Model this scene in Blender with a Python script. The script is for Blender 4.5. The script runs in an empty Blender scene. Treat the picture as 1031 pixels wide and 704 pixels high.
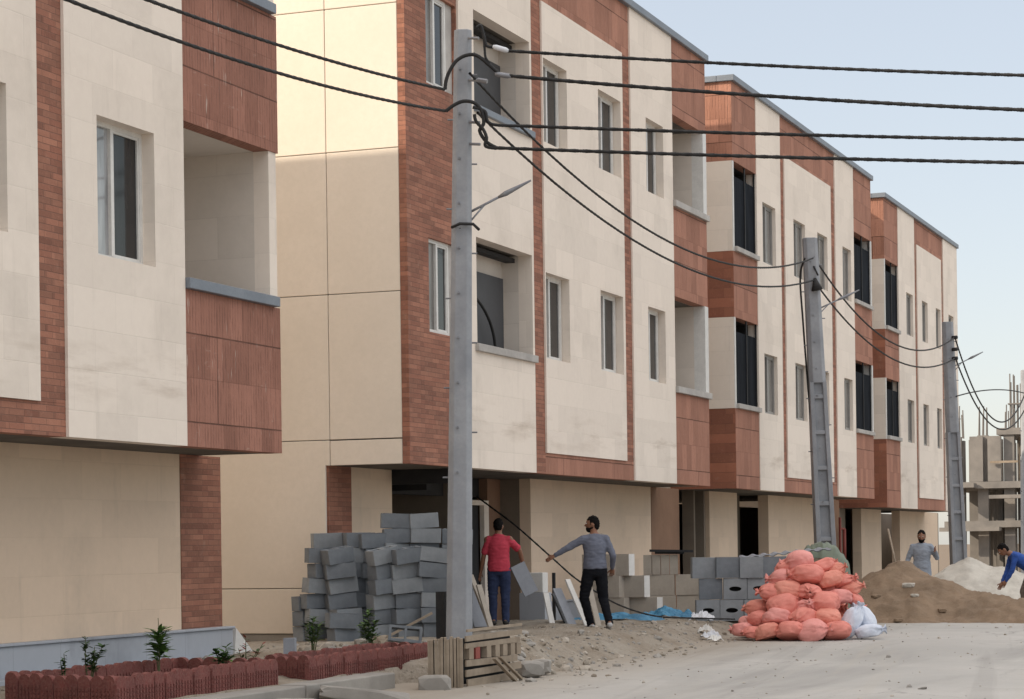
import bpy, bmesh, math, random
from mathutils import Vector, Matrix, noise as mnoise
R = math.radians
rnd = random.Random(7)
scene = bpy.context.scene
COL = scene.collection

# ------------------------------------------------------------------ helpers
def nz(x, y, z=0.0, s=1.0): return mnoise.noise(Vector((x * s, y * s, z * s)))

def smooth_pts(ps, n=8):
    P = [Vector(p) for p in ps]; out = []
    for i in range(len(P)-1):
        p0 = P[max(i-1,0)]; p1 = P[i]; p2 = P[i+1]; p3 = P[min(i+2,len(P)-1)]
        for k in range(n):
            t = k/n; out.append(.5*((2*p1)+(p2-p0)*t+(2*p0-5*p1+4*p2-p3)*t*t+(3*p1-p0-3*p2+p3)*t**3))
    out.append(P[-1]); return out

class MB:
    """collects faces, then links them as ONE mesh object"""
    def __init__(self): self.v = []; self.f = []; self.m = []
    def add(self, vs, fs, mi=0):
        o = len(self.v); self.v += [tuple(p) for p in vs]
        self.f += [tuple(i + o for i in f) for f in fs]; self.m += [mi] * len(fs); return self
    def quad(self, a, b, c, d, mi=0): return self.add([a, b, c, d], [(0, 1, 2, 3)], mi)
    def box(self, x0, x1, y0, y1, z0, z1, mi=0):
        vs = [(x0,y0,z0),(x1,y0,z0),(x1,y1,z0),(x0,y1,z0),(x0,y0,z1),(x1,y0,z1),(x1,y1,z1),(x0,y1,z1)]
        return self.add(vs, [(0,3,2,1),(4,5,6,7),(0,1,5,4),(1,2,6,5),(2,3,7,6),(3,0,4,7)], mi)
    def obox(self, c, size, M=None, mi=0):
        sx, sy, sz = [s / 2 for s in size]; M = M or Matrix.Identity(3); c = Vector(c)
        vs = [c + M @ Vector(p) for p in [(-sx,-sy,-sz),(sx,-sy,-sz),(sx,sy,-sz),(-sx,sy,-sz),(-sx,-sy,sz),(sx,-sy,sz),(sx,sy,sz),(-sx,sy,sz)]]
        return self.add(vs, [(0,3,2,1),(4,5,6,7),(0,1,5,4),(1,2,6,5),(2,3,7,6),(3,0,4,7)], mi)
    def bar(self, a, b, w, h=None, mi=0):
        a = Vector(a); b = Vector(b); d = b - a; L = d.length; h = h or w
        q = d.to_track_quat('Z', 'Y').to_matrix()
        return self.obox((a + b) / 2, (w, h, L), q, mi)
    def tube(self, pts, rad, seg=8, mi=0, ell=None, cap=True, right=None):
        pts = [Vector(p) for p in pts]; n = len(pts)
        if not hasattr(rad, '__len__'): rad = [rad] * n
        vs = []; fs = []; prev = None
        for i in range(n):
            t = (pts[min(i+1, n-1)] - pts[max(i-1, 0)]).normalized()
            if right is not None: u = Vector(right) - t * Vector(right).dot(t)
            elif prev is None: u = t.orthogonal()
            else: u = prev - t * prev.dot(t)
            u.normalize(); prev = u; w = t.cross(u)
            ra, rb = (rad[i] if hasattr(rad[i], '__len__') else (rad[i], rad[i]))
            for k in range(seg):
                a = 2 * math.pi * k / seg
                vs.append(pts[i] + u * (ra * math.cos(a)) + w * (rb * math.sin(a)))
        for i in range(n - 1):
            for k in range(seg):
                a = i * seg + k; b = i * seg + (k + 1) % seg
                fs.append((a, b, b + seg, a + seg))
        if cap:
            fs.append(tuple(reversed(range(seg)))); fs.append(tuple((n - 1) * seg + k for k in range(seg)))
        return self.add(vs, fs, mi)
    def ball(self, c, r, seg=14, rings=8, mi=0, M=None):
        if not hasattr(r, '__len__'): r = (r, r, r)
        c = Vector(c); M = M or Matrix.Identity(3); vs = [c + M @ Vector((0, 0, r[2]))]; fs = []
        for i in range(1, rings):
            th = math.pi * i / rings
            for k in range(seg):
                a = 2 * math.pi * k / seg
                vs.append(c + M @ Vector((r[0]*math.sin(th)*math.cos(a), r[1]*math.sin(th)*math.sin(a), r[2]*math.cos(th))))
        vs.append(c + M @ Vector((0, 0, -r[2]))); e = len(vs) - 1
        for k in range(seg):
            fs.append((0, 1 + k, 1 + (k + 1) % seg)); fs.append((e, e - seg + (k + 1) % seg, e - seg + k))
        for i in range(rings - 2):
            for k in range(seg):
                a = 1 + i * seg + k; b = 1 + i * seg + (k + 1) % seg
                fs.append((a, a + seg, b + seg, b))
        return self.add(vs, fs, mi)
    def mesh(self, name, mats, off=(0, 0, 0), smooth=False):
        me = bpy.data.meshes.new(name); o = Vector(off)
        me.from_pydata([tuple(Vector(p) - o) for p in self.v], [], self.f)
        if not isinstance(mats, (list, tuple)): mats = [mats]
        for m in mats: me.materials.append(m)
        me.polygons.foreach_set('material_index', self.m)
        if smooth: me.polygons.foreach_set('use_smooth', [True] * len(self.f))
        me.update(); return me
    def build(self, name, mats, parent=None, smooth=False, loc=None, rot=(0,0,0), local=False):
        """world coordinates in; the mesh is stored relative to its parent (or loc)"""
        off = (0,0,0) if local else world_loc(parent) if parent else (loc or (0,0,0))
        me = self.mesh(name, mats, off, smooth)
        o = bpy.data.objects.new(name, me); COL.objects.link(o)
        if parent: o.parent = parent
        elif loc: o.location = loc; o.rotation_euler = rot
        return o

def world_loc(o):
    p = Vector((0,0,0))
    while o: p += o.location; o = o.parent
    return p
def tag(o, label=None, cat=None, group=None, kind=None):
    if label: o['label'] = label
    if cat: o['category'] = cat
    if group: o['group'] = group
    if kind: o['kind'] = kind
    return o
def empty(name, loc, rz=0.0, label=None, cat=None, group=None):
    o = bpy.data.objects.new(name, None); COL.objects.link(o)
    o.location = loc; o.rotation_euler = (0, 0, rz); o.empty_display_size = .2
    return tag(o, label, cat, group)
def copy_tree(o, parent=None):
    c = o.copy(); COL.objects.link(c); c.parent = parent
    for ch in list(o.children): copy_tree(ch, c)
    return c
def bevel(o, w, seg=1, ang=40):
    m = o.modifiers.new('bevel', 'BEVEL'); m.width = w; m.segments = seg; m.limit_method = 'ANGLE'; m.angle_limit = R(ang)
    return o

# ------------------------------------------------------------------ materials
class NT:
    def __init__(self, name):
        self.mat = bpy.data.materials.new(name); self.mat.use_nodes = True
        self.t = self.mat.node_tree; self.n = self.t.nodes; self.l = self.t.links
        self.b = self.n['Principled BSDF']
    def node(self, typ, **kw):
        x = self.n.new(typ)
        for k, v in kw.items():
            if k in x.inputs: self.set(x.inputs[k], v)
            else: setattr(x, k, v)
        return x
    def set(self, sock, v):
        if hasattr(v, 'is_output'): self.l.new(v, sock)
        elif hasattr(v, '__len__') and len(v) == 3 and sock.type == 'RGBA': sock.default_value = (*v, 1)
        else: sock.default_value = v
    def math(self, op, a, b=0.0):
        x = self.n.new('ShaderNodeMath'); x.operation = op; self.set(x.inputs[0], a); self.set(x.inputs[1], b); return x.outputs[0]
    def mix(self, f, a, b, typ='MIX'):
        x = self.n.new('ShaderNodeMix'); x.data_type = 'RGBA'; x.blend_type = typ; x.clamp_factor = True
        self.set(x.inputs[0], f); self.set(x.inputs[6], a); self.set(x.inputs[7], b); return x.outputs[2]
    def ramp(self, f, p0, p1, c0=0.0, c1=1.0):
        x = self.n.new('ShaderNodeMapRange'); self.set(x.inputs[0], f)
        x.inputs[1].default_value = p0; x.inputs[2].default_value = p1; x.inputs[3].default_value = c0; x.inputs[4].default_value = c1
        return x.outputs[0]
    def coords(self):
        tc = self.n.new('ShaderNodeTexCoord'); return tc.outputs['Object']
    def xyz(self, v):
        s = self.n.new('ShaderNodeSeparateXYZ'); self.l.new(v, s.inputs[0]); return s.outputs
    def comb(self, x, y, z=0.0):
        c = self.n.new('ShaderNodeCombineXYZ'); self.set(c.inputs[0], x); self.set(c.inputs[1], y); self.set(c.inputs[2], z); return c.outputs[0]
    def noise(self, vec, scale, detail=4, rough=.55, dist=0.0):
        x = self.n.new('ShaderNodeTexNoise'); self.set(x.inputs['Vector'], vec)
        x.inputs['Scale'].default_value = scale; x.inputs['Detail'].default_value = detail; x.inputs['Roughness'].default_value = rough; x.inputs['Distortion'].default_value = dist
        return x.outputs[0]
    def bump(self, h, strength=.3, dist=.01):
        x = self.n.new('ShaderNodeBump'); self.set(x.inputs['Height'], h); x.inputs['Strength'].default_value = strength; x.inputs['Distance'].default_value = dist
        self.l.new(x.outputs[0], self.b.inputs['Normal'])
    def out(self, col, rough=.8, metal=0.0, spec=.3):
        self.set(self.b.inputs['Base Color'], col); self.set(self.b.inputs['Roughness'], rough)
        self.b.inputs['Metallic'].default_value = metal; self.b.inputs['Specular IOR Level'].default_value = spec
        return self.mat

def wall_uv(t):
    c = t.coords(); s = t.xyz(c); return c, t.comb(t.math('ADD', s[0], s[1]), s[2]), s

def mat_stone(name, base, dirt=(.30,.26,.21), bw=.82, bh=.42, joint=.14, stain=.35):
    t = NT(name); c, uv, s = wall_uv(t)
    br = t.node('ShaderNodeTexBrick', Vector=uv, Scale=1.0)
    br.offset = .5
    br.inputs['Brick Width'].default_value = bw; br.inputs['Row Height'].default_value = bh
    br.inputs['Mortar Size'].default_value = .006; br.inputs['Mortar Smooth'].default_value = .3
    br.inputs['Color1'].default_value = (.82,.82,.82,1); br.inputs['Color2'].default_value = (1,1,1,1); br.inputs['Mortar'].default_value = (1-joint,)*3 + (1,)
    n1 = t.noise(c, .7, 5, .6); n2 = t.noise(t.comb(t.math('MULTIPLY', t.math('ADD', s[0], s[1]), 3.5), t.math('MULTIPLY', s[2], .45)), 1.3, 5, .65)
    n3 = t.noise(c, 9, 4, .7)
    col = t.mix(.55, base, t.mix(1.0, base, br.outputs['Color'], 'MULTIPLY'))
    col = t.mix(t.ramp(n1, .52, .78, 0, stain), col, dirt)
    col = t.mix(t.ramp(n2, .58, .82, 0, stain * .8), col, dirt)
    col = t.mix(t.ramp(n3, .3, .75, 0, .16), col, tuple(min(1, b * 1.25) for b in base))
    band = t.math('SUBTRACT', 1.0, t.math('DIVIDE', t.math('ABSOLUTE', t.math('SUBTRACT', s[2], 3.35)), .42))
    bn = t.noise(t.comb(t.math('MULTIPLY', t.math('ADD', s[0], s[1]), .55), t.math('MULTIPLY', s[2], 3.0)), 1.0, 5, .65)
    col = t.mix(t.math('MULTIPLY', t.ramp(band, 0, 1), t.ramp(bn, .50, .68, 0, .55)), col, (.42,.33,.25))
    t.bump(t.math('ADD', t.math('MULTIPLY', br.outputs['Fac'], -1.0), t.math('MULTIPLY', n3, .35)), .35, .01)
    return t.out(col, .82)

def mat_brick(name, c1, c2, mort, bw=.26, bh=.066):
    t = NT(name); c, uv, s = wall_uv(t); u = t.math('ADD', s[0], s[1])
    def layer(w_, h_, off, lo, hi):
        br = t.node('ShaderNodeTexBrick', Vector=uv, Scale=1.0); br.offset = off; br.squash = 1.0
        br.inputs['Brick Width'].default_value = w_; br.inputs['Row Height'].default_value = h_
        br.inputs['Mortar Size'].default_value = .0045; br.inputs['Mortar Smooth'].default_value = .6; br.inputs['Bias'].default_value = 0
        t.set(br.inputs['Color1'], lo); t.set(br.inputs['Color2'], hi); return br
    br = layer(bw, bh, .5, c1, c2); t.set(br.inputs['Mortar'], mort)
    b2 = layer(bw * 1.7, bh, .31, (.72,.72,.72), (1.18,1.14,1.1)); t.set(b2.inputs['Mortar'], (1.0,1.0,1.0))      # courses that differ in firing
    n1 = t.noise(c, 1.3, 5, .65); n3 = t.noise(c, 22, 4, .7)
    col = t.mix(1.0, br.outputs['Color'], b2.outputs['Color'], 'MULTIPLY')
    col = t.mix(t.ramp(n1, .42, .72, 0, .4), col, tuple(x * .6 for x in c1))
    col = t.mix(t.ramp(n3, .55, .8, 0, .45), col, tuple(x * 1.35 for x in c1))
    dust = t.noise(c, 3.0, 4, .7); col = t.mix(t.ramp(dust, .6, .8, 0, .3), col, (.48,.36,.28))
    t.bump(t.math('ADD', t.math('MULTIPLY', br.outputs['Fac'], -1.4), t.math('MULTIPLY', n3, .6)), .6, .014)
    return t.out(col, .88)

def mat_rib(name, c1, streak=.5, ribs=1.0):
    """terracotta tiles with vertical ribs and pale lime runs"""
    t = NT(name); c, uv, s = wall_uv(t); u = t.math('ADD', s[0], s[1])
    def bricks(w_, h_, off, lo, hi, mo, ms):
        br = t.node('ShaderNodeTexBrick', Vector=uv, Scale=1.0); br.offset = off
        br.inputs['Brick Width'].default_value = w_; br.inputs['Row Height'].default_value = h_; br.inputs['Mortar Size'].default_value = ms
        t.set(br.inputs['Color1'], lo); t.set(br.inputs['Color2'], hi); t.set(br.inputs['Mortar'], mo); return br
    big = bricks(2.6, .98, .37, c1, tuple(x * .9 for x in c1), tuple(x * .42 for x in c1), .009)
    til = bricks(.31, .49, .5, (.78,.76,.75), (1.12,1.12,1.12), (.7,.68,.66), .003)
    col = t.mix(1.0, big.outputs['Color'], til.outputs['Color'], 'MULTIPLY')
    jit = t.noise(t.comb(t.math('MULTIPLY', u, 9.0), t.math('MULTIPLY', s[2], 2.2)), 1.0, 3, .6)
    wv = t.math('SINE', t.math('ADD', t.math('MULTIPLY', u, 2 * math.pi / .062), t.math('MULTIPLY', jit, 5.0)))
    brk = t.ramp(t.noise(t.comb(t.math('MULTIPLY', u, 14.0), t.math('MULTIPLY', s[2], 3.5)), 1.0, 3, .6), .40, .62)
    rib = t.math('MULTIPLY', t.ramp(wv, .1, .9), brk)
    col = t.mix(t.math('MULTIPLY', rib, .62 * ribs), col, tuple(x * .45 for x in c1))
    n1 = t.noise(c, 1.1, 5, .6); n3 = t.noise(c, 26, 4, .7)
    col = t.mix(t.ramp(n1, .45, .75, 0, .35), col, tuple(x * 1.3 for x in c1)); col = t.mix(t.ramp(n3, .5, .8, 0, .35), col, tuple(x * .6 for x in c1))
    st = t.noise(t.comb(t.math('MULTIPLY', u, 20.0), t.math('MULTIPLY', s[2], 1.5)), 1.0, 3, .7)
    msk = t.ramp(t.noise(c, 1.5, 2), .50, .60)
    col = t.mix(t.math('MULTIPLY', t.ramp(st, .62, .67, 0, streak), msk), col, (.62,.52,.45))
    lime = t.noise(t.comb(t.math('MULTIPLY', u, 3.0), t.math('MULTIPLY', s[2], 14.0)), 1.0, 3, .7)
    col = t.mix(t.math('MULTIPLY', t.ramp(lime, .62, .72, 0, streak * .5), t.ramp(n1, .45, .6)), col, (.55,.43,.36))
    t.bump(t.math('SUBTRACT', t.math('MULTIPLY', n3, .4), t.math('ADD', t.math('MULTIPLY', big.outputs['Fac'], 1.5), t.math('ADD', rib, t.math('MULTIPLY', til.outputs['Fac'], .5)))), .6, .015)
    return t.out(col, .88)

def mat_noise(name, a, b, scale=3.0, rough=.85, bump=.3, metal=0.0, spec=.3, detail=6, lo=.35, hi=.68, bd=.01, extra=None, escale=30):
    t = NT(name); c = t.coords(); n = t.noise(c, scale, detail, .62)
    col = t.mix(t.ramp(n, lo, hi), a, b)
    n2 = t.noise(c, escale, 4, .7)
    col = t.mix(t.ramp(n2, .35, .7, 0, .35), col, extra or tuple(x * .7 for x in a))
    if bump: t.bump(t.math('ADD', n, t.math('MULTIPLY', n2, .6)), bump, bd)
    return t.out(col, rough, metal, spec)

def mat_plain(name, c, rough=.6, metal=0.0, spec=.4): return mat_noise(name, c, tuple(x * .86 for x in c), 6, rough, .08, metal, spec)

def mat_glass(name, c, rough=.06, spec=.6, var=.5):
    t = NT(name); co = t.coords(); s = t.xyz(co)
    n = t.noise(t.comb(t.math('MULTIPLY', t.math('ADD', s[0], s[1]), 5.0), t.math('MULTIPLY', s[2], .9)), 1.0, 4, .6)
    col = t.mix(t.ramp(n, .35, .7, 0, 1), c, tuple(x * (1 - var) for x in c))
    w = t.noise(co, 1.4, 2); t.bump(w, .05, .05)
    return t.out(col, rough, 0, spec)

M = {}
M['stone'] = mat_stone('pale_stone', (.83,.738,.645), stain=.26)
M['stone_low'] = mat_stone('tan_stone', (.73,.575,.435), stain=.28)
M['stone_in'] = mat_stone('balcony_stone', (.70,.635,.565), joint=.22, bw=1.3, bh=.5, stain=.15)
M['stucco'] = mat_noise('side_render', (.82,.735,.635), (.75,.672,.575), .8, .9, .12, extra=(.69,.62,.52), escale=14)
M['brick'] = mat_brick('thin_brick', (.38,.182,.125), (.275,.122,.085), (.23,.125,.093))
M['rib'] = mat_rib('ribbed_terracotta', (.355,.17,.123), 1.0, .9)
M['rib2'] = mat_rib('plain_terracotta', (.405,.20,.14), .15, .35)
M['brick_side'] = mat_brick('return_brick', (.33,.14,.09), (.26,.105,.07), (.22,.10,.07), .6, .2)
M['coping'] = mat_noise('coping_metal', (.20,.225,.26), (.25,.275,.31), 2, .5, .08, 0.3)
M['sillstone'] = mat_noise('sill_stone', (.50,.48,.45), (.36,.34,.32), 3, .7, .15)
M['white'] = mat_plain('white_frame', (.74,.73,.70), .45)
M['greyframe'] = mat_plain('grey_frame', (.30,.29,.275), .5)
M['glass'] = mat_glass('dark_glass', (.03,.03,.032), .09, .35)
M['glass_painted_sky'] = mat_glass('painted_reflection_glass', (.40,.41,.42), .04, 1.0, .6)  # pale base colour imitates sky mirrored in the pane
M['curtain'] = mat_glass('curtained_glass', (.24,.23,.215), .25, .4, .5)
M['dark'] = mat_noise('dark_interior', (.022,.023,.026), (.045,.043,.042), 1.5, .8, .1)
M['darkblue'] = mat_glass('near_black_glass', (.016,.019,.026), .6, .02, .7)
M['sheet'] = mat_plain('grey_sheet', (.075,.078,.085), .6)
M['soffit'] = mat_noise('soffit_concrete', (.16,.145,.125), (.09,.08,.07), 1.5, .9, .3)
M['inwall'] = mat_noise('bare_plaster', (.23,.19,.15), (.17,.14,.11), 1.2, .9, .2)
M['brown'] = mat_noise('brown_clad', (.29,.175,.115), (.22,.13,.085), 1.3, .85, .2)
M['marble'] = mat_stone('grey_marble', (.40,.425,.465), (.20,.21,.23), .9, 2.0, .4, .8)
M['concrete'] = mat_noise('concrete', (.36,.34,.31), (.25,.235,.215), 1.6, .9, .4)
M['pole'] = mat_noise('pole_concrete', (.36,.375,.40), (.255,.27,.295), 2.2, .85, .3, escale=22)
M['block'] = mat_noise('cinder_block', (.215,.236,.258), (.13,.145,.163), 2.5, .95, .6, escale=60, bd=.006)
M['block2'] = mat_noise('cinder_block_pale', (.30,.322,.34), (.195,.21,.226), 2.5, .95, .6, escale=60, bd=.006)
M['aac'] = mat_noise('aerated_block', (.48,.43,.365), (.37,.33,.285), 2.0, .92, .3)
M['aacwhite'] = mat_noise('clean_aerated_face', (.78,.77,.74), (.66,.65,.62), 3, .9, .2)
M['metal'] = mat_noise('galvanised', (.30,.31,.33), (.2,.2,.22), 5, .5, .1, .6)
M['black'] = mat_noise('black_cable', (.02,.02,.021), (.035,.034,.033), 8, .6, .1)
M['red'] = mat_noise('red_edging', (.20,.060,.052), (.13,.040,.036), 5, .92, .6, escale=45, extra=(.30,.19,.16), bd=.02)
M['wood'] = mat_noise('weathered_wood', (.36,.295,.225), (.22,.175,.13), 4, .85, .4)
M['redpaint'] = mat_plain('faded_red_paint', (.28,.07,.055), .7)
M['leaf'] = mat_noise('leaf', (.075,.15,.035), (.12,.22,.05), 9, .6, .1)
M['leafd'] = mat_noise('leaf_dark', (.03,.07,.022), (.055,.11,.03), 9, .6, .1)
M['stem'] = mat_noise('stem', (.12,.14,.06), (.09,.09,.05), 9, .8, .1)
M['soil'] = mat_noise('soil', (.19,.145,.105), (.13,.10,.07), 4, .95, .6)
M['sand'] = mat_noise('brown_sand', (.26,.183,.122), (.155,.108,.072), 2.2, .95, .7, escale=28, extra=(.28,.215,.15), bd=.03)
M['gravel'] = mat_noise('pale_gravel', (.60,.565,.50), (.44,.41,.36), 3, .95, .8, escale=40, bd=.03)
M['bag'] = mat_noise('pink_woven_sack', (.76,.275,.225), (.60,.185,.145), 4, .7, .4, escale=50, extra=(.74,.31,.26))
M['bag2'] = mat_noise('rosy_woven_sack', (.78,.335,.30), (.64,.235,.205), 4, .7, .4, escale=50, extra=(.75,.37,.33))
M['bag3'] = mat_noise('faded_orange_sack', (.74,.285,.22), (.58,.19,.14), 4, .72, .4, escale=50, extra=(.74,.38,.29))
M['wbag'] = mat_noise('white_woven_sack', (.72,.76,.84), (.52,.57,.68), 5, .55, .4, escale=30)
M['tarp'] = mat_noise('green_tarp', (.19,.22,.17), (.13,.155,.12), 3, .75, .4)
M['btarp'] = mat_noise('blue_tarp', (.06,.24,.40), (.03,.12,.22), 4, .5, .5, extra=(.15,.36,.5))
M['rebar'] = mat_plain('rusty_rebar', (.20,.185,.17), .8)
M['skin'] = mat_noise('skin', (.27,.135,.085), (.24,.115,.07), 12, .55, .05)
M['hair'] = mat_noise('black_hair', (.007,.006,.006), (.014,.012,.011), 40, .9, .4, spec=.1)
M['redshirt'] = mat_noise('red_shirt', (.56,.06,.095), (.46,.045,.075), 6, .85, .3)
M['jeans'] = mat_noise('blue_jeans', (.035,.05,.11), (.022,.032,.075), 8, .9, .3)
M['greyshirt'] = mat_noise('grey_shirt', (.155,.17,.22), (.12,.13,.17), 6, .85, .3)
M['trousers'] = mat_noise('black_trousers', (.009,.0095,.013), (.014,.015,.019), 8, .9, .2, spec=.1)
M['kurta'] = mat_noise('pale_kurta', (.31,.345,.40), (.25,.28,.33), 5, .85, .3)
M['blueshirt'] = mat_noise('blue_shirt', (.03,.085,.33), (.022,.06,.24), 6, .85, .3)
M['khaki'] = mat_noise('taupe_trousers', (.20,.165,.14), (.15,.12,.10), 6, .85, .2)
M['shoe'] = mat_plain('pale_shoe', (.5,.5,.5), .6)
M['shoed'] = mat_plain('dark_shoe', (.03,.028,.027), .6)
M['eye'] = mat_plain('eye_white', (.6,.58,.55), .3)
M['plastic'] = mat_plain('white_plastic', (.72,.74,.78), .45)
M['framegrey'] = mat_noise('raw_frame_concrete', (.27,.25,.228), (.17,.16,.15), 1.2, .9, .3)
M['panelgrey'] = mat_plain('grey_board', (.30,.32,.36), .7)

def mat_road():
    t = NT('dusty_road'); c = t.coords(); s = t.xyz(c)
    n1 = t.noise(c, .25, 6, .6, .6); n2 = t.noise(c, 2.2, 6, .65); n3 = t.noise(c, 40, 3, .7)
    lng = t.noise(t.comb(t.math('MULTIPLY', s[0], 1.1), t.math('MULTIPLY', s[1], .10)), 1.0, 5, .6, .4)
    col = t.mix(t.ramp(n1, .35, .65), (.37,.36,.34), (.455,.44,.412))
    col = t.mix(t.ramp(lng, .5, .72, 0, .5), col, (.205,.20,.19))
    col = t.mix(t.ramp(n2, .5, .75, 0, .35), col, (.38,.35,.31))
    col = t.mix(t.ramp(n3, .55, .8, 0, .4), col, (.2,.19,.18))
    trk = t.noise(t.comb(t.math('ADD', t.math('MULTIPLY', s[0], 2.3), t.math('MULTIPLY', s[1], .35)), t.math('MULTIPLY', s[1], .05)), 1.0, 4, .55, .3)
    col = t.mix(t.ramp(trk, .56, .66, 0, .38), col, (.40,.375,.33)); col = t.mix(t.ramp(trk, .42, .34, 0, .22), col, (.2,.19,.178))
    cr = t.node('ShaderNodeTexVoronoi', feature='DISTANCE_TO_EDGE', Scale=.55); wv = t.node('ShaderNodeVectorMath', operation='ADD'); t.set(wv.inputs[0], c); t.set(wv.inputs[1], t.comb(t.math('MULTIPLY', n2, .9), t.math('MULTIPLY', n1, .9))); t.set(cr.inputs['Vector'], wv.outputs[0])
    col = t.mix(t.math('MULTIPLY', t.ramp(cr.outputs['Distance'], .0, .012, .75, 0), t.ramp(n1, .45, .6)), col, (.11,.10,.095))
    edge = t.math('ADD', s[0], t.math('MULTIPLY', t.math('SUBTRACT', n2, .5), 1.6))
    col = t.mix(t.ramp(edge, 2.6, 4.6, .75, 0), col, (.30,.25,.19))
    v = t.node('ShaderNodeTexVoronoi', Vector=c, Scale=9.0); peb = t.ramp(v.outputs['Distance'], .0, .13, .8, 0)
    col = t.mix(t.math('MULTIPLY', peb, t.ramp(n2, .5, .6)), col, (.16,.15,.14))
    t.bump(t.math('ADD', t.math('ADD', n2, t.math('MULTIPLY', n3, .3)), t.math('MULTIPLY', peb, .3)), .5, .03)
    return t.out(col, .9)
M['road'] = mat_road()
def mat_dirt():
    t = NT('rubbly_dirt'); c = t.coords()
    n1 = t.noise(c, .8, 6, .65); n2 = t.noise(c, 5, 6, .7); n3 = t.noise(c, 30, 4, .7)
    col = t.mix(t.ramp(n1, .35, .65), (.245,.20,.15), (.35,.315,.265))
    col = t.mix(t.ramp(n2, .52, .72, 0, .7), col, (.155,.12,.088))
    col = t.mix(t.ramp(n3, .5, .8, 0, .45), col, (.44,.41,.365))
    v = t.node('ShaderNodeTexVoronoi', Vector=c, Scale=14.0); p = t.ramp(v.outputs['Distance'], .05, .3, 1, 0)
    t.bump(t.math('ADD', t.math('ADD', n2, t.math('MULTIPLY', n3, .5)), t.math('MULTIPLY', p, .5)), .8, .04)
    return t.out(col, .95)
M['dirt'] = mat_dirt()

# ------------------------------------------------------------------ camera, light, sky
cd = bpy.data.cameras.new('camera'); cam = bpy.data.objects.new('camera', cd); COL.objects.link(cam)
scene.camera = cam
YAW = math.atan(860 / 2250); ROLL = .0135
cd.sensor_width = 36; cd.lens = 36 * 2250 / 1031; cd.clip_end = 3000; cd.clip_start = .1
cd.shift_y = 200 / 1031; cd.shift_x = 0
cam.matrix_world = Matrix.Translation((12.1, 0, 1.5)) @ Matrix.Rotation(YAW, 4, 'Z') @ Matrix.Rotation(math.pi / 2, 4, 'X') @ Matrix.Rotation(-ROLL, 4, 'Z')

SUN = Vector((-1.6, -1.0, 1.11)).normalized()
ld = bpy.data.lights.new('sun', 'SUN'); ld.energy = 5.0; ld.angle = R(.6); ld.color = (1, .86, .69)
lo = bpy.data.objects.new('sun', ld); COL.objects.link(lo); lo.rotation_euler = SUN.to_track_quat('Z', 'Y').to_euler()
lo.location = (-30, -20, 40)
w = bpy.data.worlds.new('World'); scene.world = w; w.use_nodes = True
wt = w.node_tree; bg = wt.nodes['Background']
sky = wt.nodes.new('ShaderNodeTexSky'); sky.sky_type = 'NISHITA'; sky.sun_disc = False
sky.sun_elevation = math.asin(SUN.z); sky.sun_rotation = math.atan2(SUN.x, SUN.y)
sky.air_density = 1.0; sky.dust_density = 1.0; sky.ozone_density = 1.0; sky.altitude = 0
gm = wt.nodes.new('ShaderNodeGamma'); gm.inputs[1].default_value = .62; wt.links.new(sky.outputs[0], gm.inputs[0])   # hazy sky, evened out
def vm(op, a, b):
    n = wt.nodes.new('ShaderNodeVectorMath'); n.operation = op; wt.links.new(a, n.inputs[0])
    if hasattr(b, 'is_output'): wt.links.new(b, n.inputs[1])
    elif op == 'SCALE': n.inputs['Scale'].default_value = b
    else: n.inputs[1].default_value = b
    return n.outputs[0]
base_ = vm('ADD', vm('SCALE', vm('MINIMUM', vm('SCALE', gm.outputs[0], .365), (1.25, 1.15, 1.05)), .62), (.270, .255, .258))
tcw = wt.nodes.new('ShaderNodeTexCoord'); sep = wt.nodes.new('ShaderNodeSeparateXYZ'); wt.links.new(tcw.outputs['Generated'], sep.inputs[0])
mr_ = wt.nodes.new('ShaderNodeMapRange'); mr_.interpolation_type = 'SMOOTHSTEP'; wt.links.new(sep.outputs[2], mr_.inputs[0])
mr_.inputs[1].default_value = .24; mr_.inputs[2].default_value = .62; mr_.inputs[3].default_value = 0; mr_.inputs[4].default_value = 1        # added warm glow overhead, lifts the shaded walls
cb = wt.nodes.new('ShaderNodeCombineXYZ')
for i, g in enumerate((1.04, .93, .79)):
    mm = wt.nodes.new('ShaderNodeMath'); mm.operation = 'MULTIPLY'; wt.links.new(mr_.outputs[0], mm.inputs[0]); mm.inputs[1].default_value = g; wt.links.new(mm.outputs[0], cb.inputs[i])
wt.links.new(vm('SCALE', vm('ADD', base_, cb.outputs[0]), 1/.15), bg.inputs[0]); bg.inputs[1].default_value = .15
scene.view_settings.view_transform = 'Standard'; scene.view_settings.look = 'None'; scene.view_settings.exposure = 0
scene.cycles.max_bounces = 6

# ------------------------------------------------------------------ ground
tag(MB().quad((-1500,-1500,-.02),(1500,-1500,-.02),(1500,1500,-.02),(-1500,1500,-.02)).build('ground', M['soil']), kind='structure')
tag(MB().quad((1.2,-40,0),(24,-40,0),(24,170,0),(1.2,170,0)).build('road', M['road']), kind='structure')

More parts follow.
